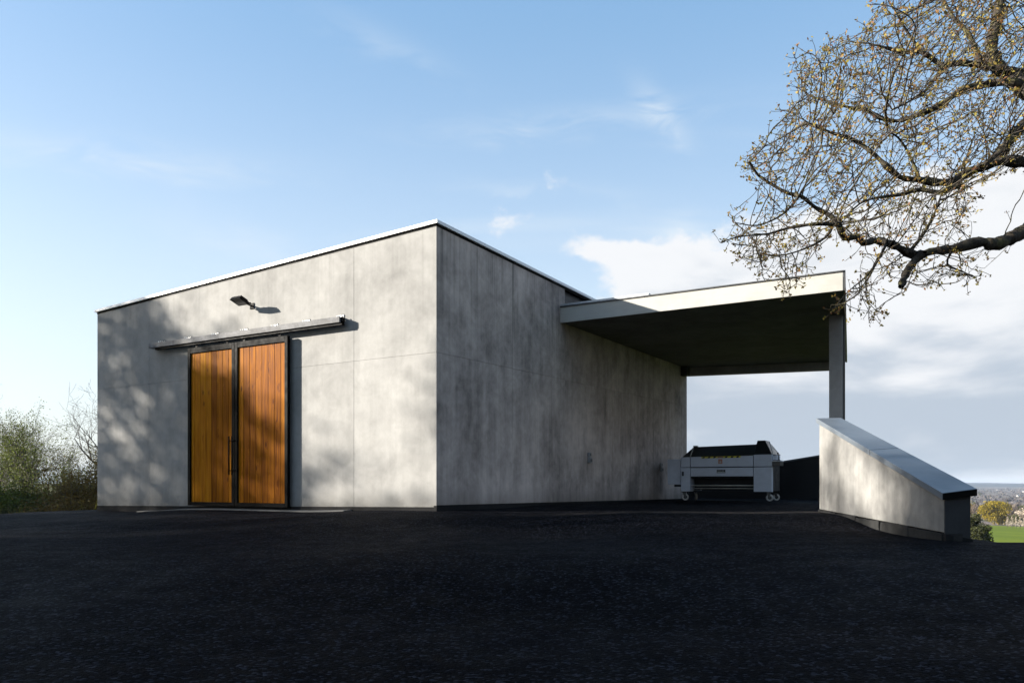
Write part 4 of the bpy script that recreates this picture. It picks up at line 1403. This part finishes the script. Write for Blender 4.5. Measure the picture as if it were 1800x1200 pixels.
for (lab, px, Y, h, mat, pt) in [
    ('dark green shrub at the far left edge of the forecourt', 0, 31, 2.6, 'dark_bush_leaf', 4.5),
    ('yellow green shrub below the tallest slender tree', 42, 30, 2.5, 'spring_green', 3.4),
    ('dull green shrub below the thin twiggy tree', 82, 31, 2.5, 'dull_green', 4.5),
    ('olive shrub with tangled stems left of the brown shrub', 118, 29, 2.4, 'dull_green', 4.0),
    ('brown twiggy shrub leaning against the left end of the building', 158, 27, 3.0, 'brown_twig_leaf', 3.0),
    ('reddish brown low shrub at the foot of the left hedge', 64, 26, 1.5, 'brown_twig_leaf', 3.2),
    ('mossy low shrub between hedge and building corner', 132, 25.5, 1.5, 'brown_twig_leaf', 3.2),
    ('wide olive shrub just outside the left picture edge', -75, 30, 2.6, 'dull_green', 3.6),
    ('brown shrub farther outside the left picture edge', -150, 29, 2.3, 'brown_twig_leaf', 3.4),
    ('shadowy low shrub nearest the left picture edge', 10, 26.5, 1.5, 'dark_bush_leaf', 3.6),
]:
    tree_thing('shrub', lab, 'shrub', stand(px, Y), int(abs(px) * 13 + Y * 7), h, .03, mat, .075, pt * 3.2, G_L, 'grey_bark', .15,
               wood='stems', stems=11, levels=2, kids=(7, 5, 4), spread=.6, first=.12, wob=.22)

# shed roof peeping over the hedge
hp = at(17, 830, 120)
sh = empty('shed', (hp.x, hp.y, float(terrain_z(hp.x, hp.y))))
tag(sh, 'dark gabled shed roof peeping over the left hedge', 'shed')
gz = hp.z - float(terrain_z(hp.x, hp.y))
box('wall', -1.5, 1.5, 0, 5, -.5, gz, 'concrete_column', sh)
bm = bmesh.new()
vv = [bm.verts.new(q) for q in ((-1.8, -.3, gz), (1.8, -.3, gz), (0, -.3, gz + 1.45), (-1.8, 5.3, gz), (1.8, 5.3, gz), (0, 5.3, gz + 1.45))]
for f in ((0, 1, 2), (5, 4, 3), (0, 2, 5, 3), (1, 4, 5, 2), (0, 3, 4, 1)): bm.faces.new([vv[i] for i in f])
bm_obj('roof', bm, 'dark_trim', sh)

# trees up-sun, outside the picture to the left: their crowns dapple the walls
G_S = 'tall trees off to the left'
for i, (x, y, h, sp, pt, kw) in enumerate([
    (-34.0, 20.0, 14.2, .62, 5.2, {}), (-36.5, 16.0, 16.0, .60, 4.2, {}), (-33.5, 11.0, 15.6, .58, 2.2, {}),
    (-35.5, 4.4, 19.6, .62, 7.5, {}), (-33.0, 0.6, 20.5, .62, 6.5, {}), (-36.0, 26.0, 15.0, .62, 2.4, {}), (-34.0, -4.0, 19.0, .6, 5.0, {}),
]):
    lab = ['leftmost', 'second', 'third', 'fourth', 'fifth', 'sixth', 'last'][i]
    tree_thing('tall_tree', 'tall half bare tree beyond the left picture edge, %s of the row' % lab, 'tree', (x, y, float(terrain_z(x, y))),
               900 + i, h, .30, 'dull_green', .26, pt, G_S, 'grey_bark', .35, levels=4, kids=(13, 6, 4, 3), spread=sp, first=.22, len0=.50, minr=.012)

# evergreens added out of view to block sky light from the shaded wall
for i, (x, y, h) in enumerate([(17.0, -3.5, 14), (21.5, 1.5, 13), (16.0, -10.5, 15)]):
    rng = np.random.default_rng(600 + i)
    root = empty('blocker_evergreen', (x, y, float(terrain_z(x, y))))
    tag(root, 'added unseen evergreen blocking sky light, %s of the clump' % ['first', 'second', 'third', 'fourth', 'fifth', 'sixth', 'seventh'][i], 'tree', 'added evergreens blocking sky light')
    n = 2600
    t = rng.random(n) ** .8; a = rng.uniform(0, 6.28, n); rr_ = 3.6 * (1 - t) ** .7 * np.sqrt(rng.random(n))
    P = np.stack([np.cos(a) * rr_, np.sin(a) * rr_, .6 + t * (h - .8)], -1)
    v, f = leaf_quads(rng, P, .85, .4, .4)
    o = np_mesh('crown', v, f, 'dark_bush_leaf', root); o['kind'] = 'stuff'
    v, f = segs_mesh([(0, 0, -.5)], [(0, 0, h * .95)], [.28], [.03], 8)
    np_mesh('trunk', v, f, 'grey_bark', root, True)

# ------------------------------------------------------------------ the valley on the right


def far_tree(label, px, base_y, Y, h, wd, mat, seed, n=900, group='trees in the valley', name='field_tree', conic=False, trunk=True, ls=None, bark='grey_bark'):
    rng = np.random.default_rng(seed)
    x = (px - 900) / FPX * Y
    z = float(terrain_z(x, Y))
    root = empty(name, (x, Y, z)); tag(root, label, 'tree' if 'shrub' not in name else 'shrub', group)
    # clumps inside an uneven crown
    nc = 40
    t = rng.random(nc)
    if conic:
        C = np.stack([rng.normal(size=nc) * .33 * wd * (1 - t) * .8, rng.normal(size=nc) * .33 * wd * (1 - t) * .8, h * (.22 + .76 * t)], -1)
        rad = (.10 + .12 * (1 - t)) * wd
    else:
        a = rng.uniform(0, 6.28, nc); el = rng.uniform(-.95, 1.0, nc); rr_ = rng.random(nc) ** .4
        C = np.stack([np.cos(a) * np.sqrt(1 - np.minimum(el ** 2, .98)) * rr_ * wd * .36, np.sin(a) * np.sqrt(1 - np.minimum(el ** 2, .98)) * rr_ * wd * .36,
                      h * .52 + el * rr_ * h * .40], -1)
        rad = rng.uniform(.10, .2, nc) * wd
    k_ = rng.integers(0, nc, n)
    d_ = rng.normal(size=(n, 3)); d_ /= np.linalg.norm(d_, axis=1, keepdims=True)
    P = C[k_] + d_ * (rad[k_] * rng.random(n) ** .35)[:, None]
    P[:, 2] = np.clip(P[:, 2], h * .05, h)
    v, f = leaf_quads(rng, P, ls or wd * .075, .4, .3)
    o = np_mesh('crown', v, f, mat, root); o['kind'] = 'stuff'
    S0 = [(0, 0, -.5)]; S1 = [(0, 0, h * .5)]; q0 = [h * .028]; q1 = [h * .014]
    for i in range(9):
        b_ = C[i]; zz = h * rng.uniform(.15, .45)
        S0.append((0, 0, zz)); S1.append(tuple(b_)); q0.append(h * .012); q1.append(h * .004)
    v, f = segs_mesh(S0, S1, q0, q1, 5)
    np_mesh('trunk', v, f, bark, root, True)
    return root


far_tree('yellow round tree standing at the top of the green field', 1748, 917, 415, 12.2, 18.0, 'yellow_leaf', 6, 6500, ls=.9)
far_tree('dark green bush beside the end of the sloping wall', 1720, 960, 100, 5.9, 4.4, 'dark_bush_leaf', 8, 6500, name='field_shrub', ls=.26)
far_tree('grey bare tree left of the yellow tree', 1716, 905, 455, 11.5, 8.0, 'bare_wood', 21, 1100)
far_tree('purplish bare tree right of the yellow tree', 1774, 905, 470, 10.5, 9.0, 'bare_wood', 22, 1200)
far_tree('bare tree behind the right end of the pale row', 1785, 905, 500, 11.0, 9.0, 'bare_wood', 23, 1200)
far_tree('pale green tree at the right picture edge above the pale row', 1797, 905, 440, 9.0, 11.0, 'pale_blossom', 24, 1400)
far_tree('dull green bush behind the pale row', 1786, 905, 425, 6.0, 9.0, 'dull_green', 25, 1200, name='field_shrub')
ordn = ['first', 'second', 'third', 'fourth', 'fifth', 'sixth', 'seventh', 'eighth']
for i in range(8):
    far_tree('pale pointed young tree, %s from the left in the row' % ordn[i], 1771.5 + i * 7.2, 925, 372 - i * 3, 5.3, 2.6, 'pale_blossom', 40 + i, 420,
             'row of pale pointed trees', 'young_tree', True, ls=.30)
rr = random.Random(77)
mats = ['bare_wood', 'bare_wood', 'dull_green', 'brown_twig_leaf', 'bare_wood', 'dull_green']
for i in range(34):
    Y = rr.uniform(490, 860) if i < 24 else rr.uniform(900, 2400)
    px = rr.uniform(1690, 1860)
    far_tree('indistinct bare tree in the hazy valley beyond the green field', px, 0, Y, rr.uniform(8, 13), rr.uniform(9, 16), mats[i % 6], 200 + i, 420,
             'distant valley trees', ls=1.3)
# woods and hedgerows of the valley floor, too far to tell apart
def build_far_woods():
    rng = np.random.default_rng(31)
    P, S = [], []
    for i in range(190):
        d0 = 700 * (7.0 ** rng.random()); a0 = R(rng.uniform(20, 46))
        x0, y0 = d0 * math.sin(a0), d0 * math.cos(a0)
        L = rng.uniform(40, 220) * (d0 / 1800) ** .5; th = R(rng.normal() * 25)
        m = int(18 + L * .35)
        t = rng.uniform(-.5, .5, m) * L
        x = x0 + t * math.cos(th) + rng.normal(size=m) * 4; y = y0 + t * math.sin(th) + rng.normal(size=m) * 7
        z = terrain_z(x, y) + rng.uniform(.5, rng.uniform(4, 11), m)
        P.append(np.stack([x, y, z], -1)); S.append(np.full(m, rng.uniform(3, 6)))
    P = np.concatenate(P)
    v, f = leaf_quads(rng, P, 6.0, .5, .4)
    o = np_mesh('distant_woods', v, f, 'far_wood')
    tag(o, 'brownish hedgerows and woods across the hazy valley', 'woodland', kind='stuff')


leaf_mat('far_wood', [(0.040, 0.032, 0.030), (0.065, 0.052, 0.045), (0.10, 0.085, 0.06)], 0.1)
build_far_woods()
# scattered pale farm buildings in the valley
for i in range(5):
    Y = rr.uniform(1900, 3800); px = rr.uniform(1705, 1830)
    x = (px - 900) / FPX * Y; z = float(terrain_z(x, Y))
    h = empty('far_house', (x, Y, z), rr.uniform(0, 3))
    tag(h, 'tiny pale house far off in the hazy valley', 'house', 'distant valley houses')
    L, Wd, Hh = rr.uniform(5, 8), rr.uniform(4, 5), rr.uniform(2.5, 3.5)
    box('wall', -L / 2, L / 2, -Wd / 2, Wd / 2, -1, Hh, 'concrete_column', h)
    bm = bmesh.new()
    vv = [bm.verts.new(q) for q in ((-L / 2 - .4, -Wd / 2 - .4, Hh), (L / 2 + .4, -Wd / 2 - .4, Hh), (L / 2 + .4, Wd / 2 + .4, Hh), (-L / 2 - .4, Wd / 2 + .4, Hh),
                                    (-L / 2 - .4, 0, Hh + 2.4), (L / 2 + .4, 0, Hh + 2.4))]
    for f in ((3, 2, 1, 0), (0, 1, 5, 4), (2, 3, 4, 5), (0, 4, 3), (1, 2, 5)): bm.faces.new([vv[q] for q in f])
    bm_obj('roof', bm, 'plastic_grey', h)

# rough grass along the forecourt edges


def grass_strip(name, label, pts, n, seed, h=(.12, .35), mat='dull_green'):
    rng = np.random.default_rng(seed)
    pts = np.array(pts, float)
    i = rng.integers(0, len(pts) - 1, n); t = rng.random(n)[:, None]
    P = pts[i] * (1 - t) + pts[i + 1] * t
    Vs = []
    m = n
    hh = rng.uniform(h[0], h[1], m); w = rng.uniform(.006, .014, m); a = rng.uniform(0, 6.28, m); ln = rng.normal(size=(m, 2)) * .12
    x = P[:, 0] + rng.normal(size=m) * P[:, 2]; y = P[:, 1] + rng.normal(size=m) * P[:, 2]
    z = np.where(in_poly(x, y, YARD), ground_z(x, y), terrain_z(x, y)) - .02
    b = np.stack([np.cos(a) * w, np.sin(a) * w, 0 * w], -1)
    base = np.stack([x, y, z], -1); top = base + np.stack([ln[:, 0], ln[:, 1], hh], -1)
    V = np.stack([base - b, base + b, top], 1).reshape(-1, 3)
    o = np_mesh(name, V, np.arange(3 * m).reshape(-1, 3), mat)
    tag(o, label, 'grass', kind='stuff')


grass_strip('verge_grass', 'rough grass along the left edge of the forecourt', [(-10.6, 21.6, .25), (-13.5, 21.9, .5), (-18, 22.6, .8), (-25, 24, 1.2)], 16000, 3, (.15, .55))

# ------------------------------------------------------------------ haze
def build_haze():
    m = bpy.data.materials.new('haze_air'); m.use_nodes = True
    MATS['haze_air'] = m
    k = NT(m.node_tree)
    out = k.n('ShaderNodeOutputMaterial')
    v = k.n('ShaderNodeVolumePrincipled', {'Color': c4(0.52, 0.62, 0.78), 'Density': 0.000085, 'Anisotropy': 0.1})
    k.set(out, 'Volume', v.outputs[0])
    o = box('haze', -9800, 9800, -9800, 9800, -55, 40, 'haze_air')
    tag(o, 'thin blue haze lying over the valley', 'haze', kind='stuff')


build_haze()
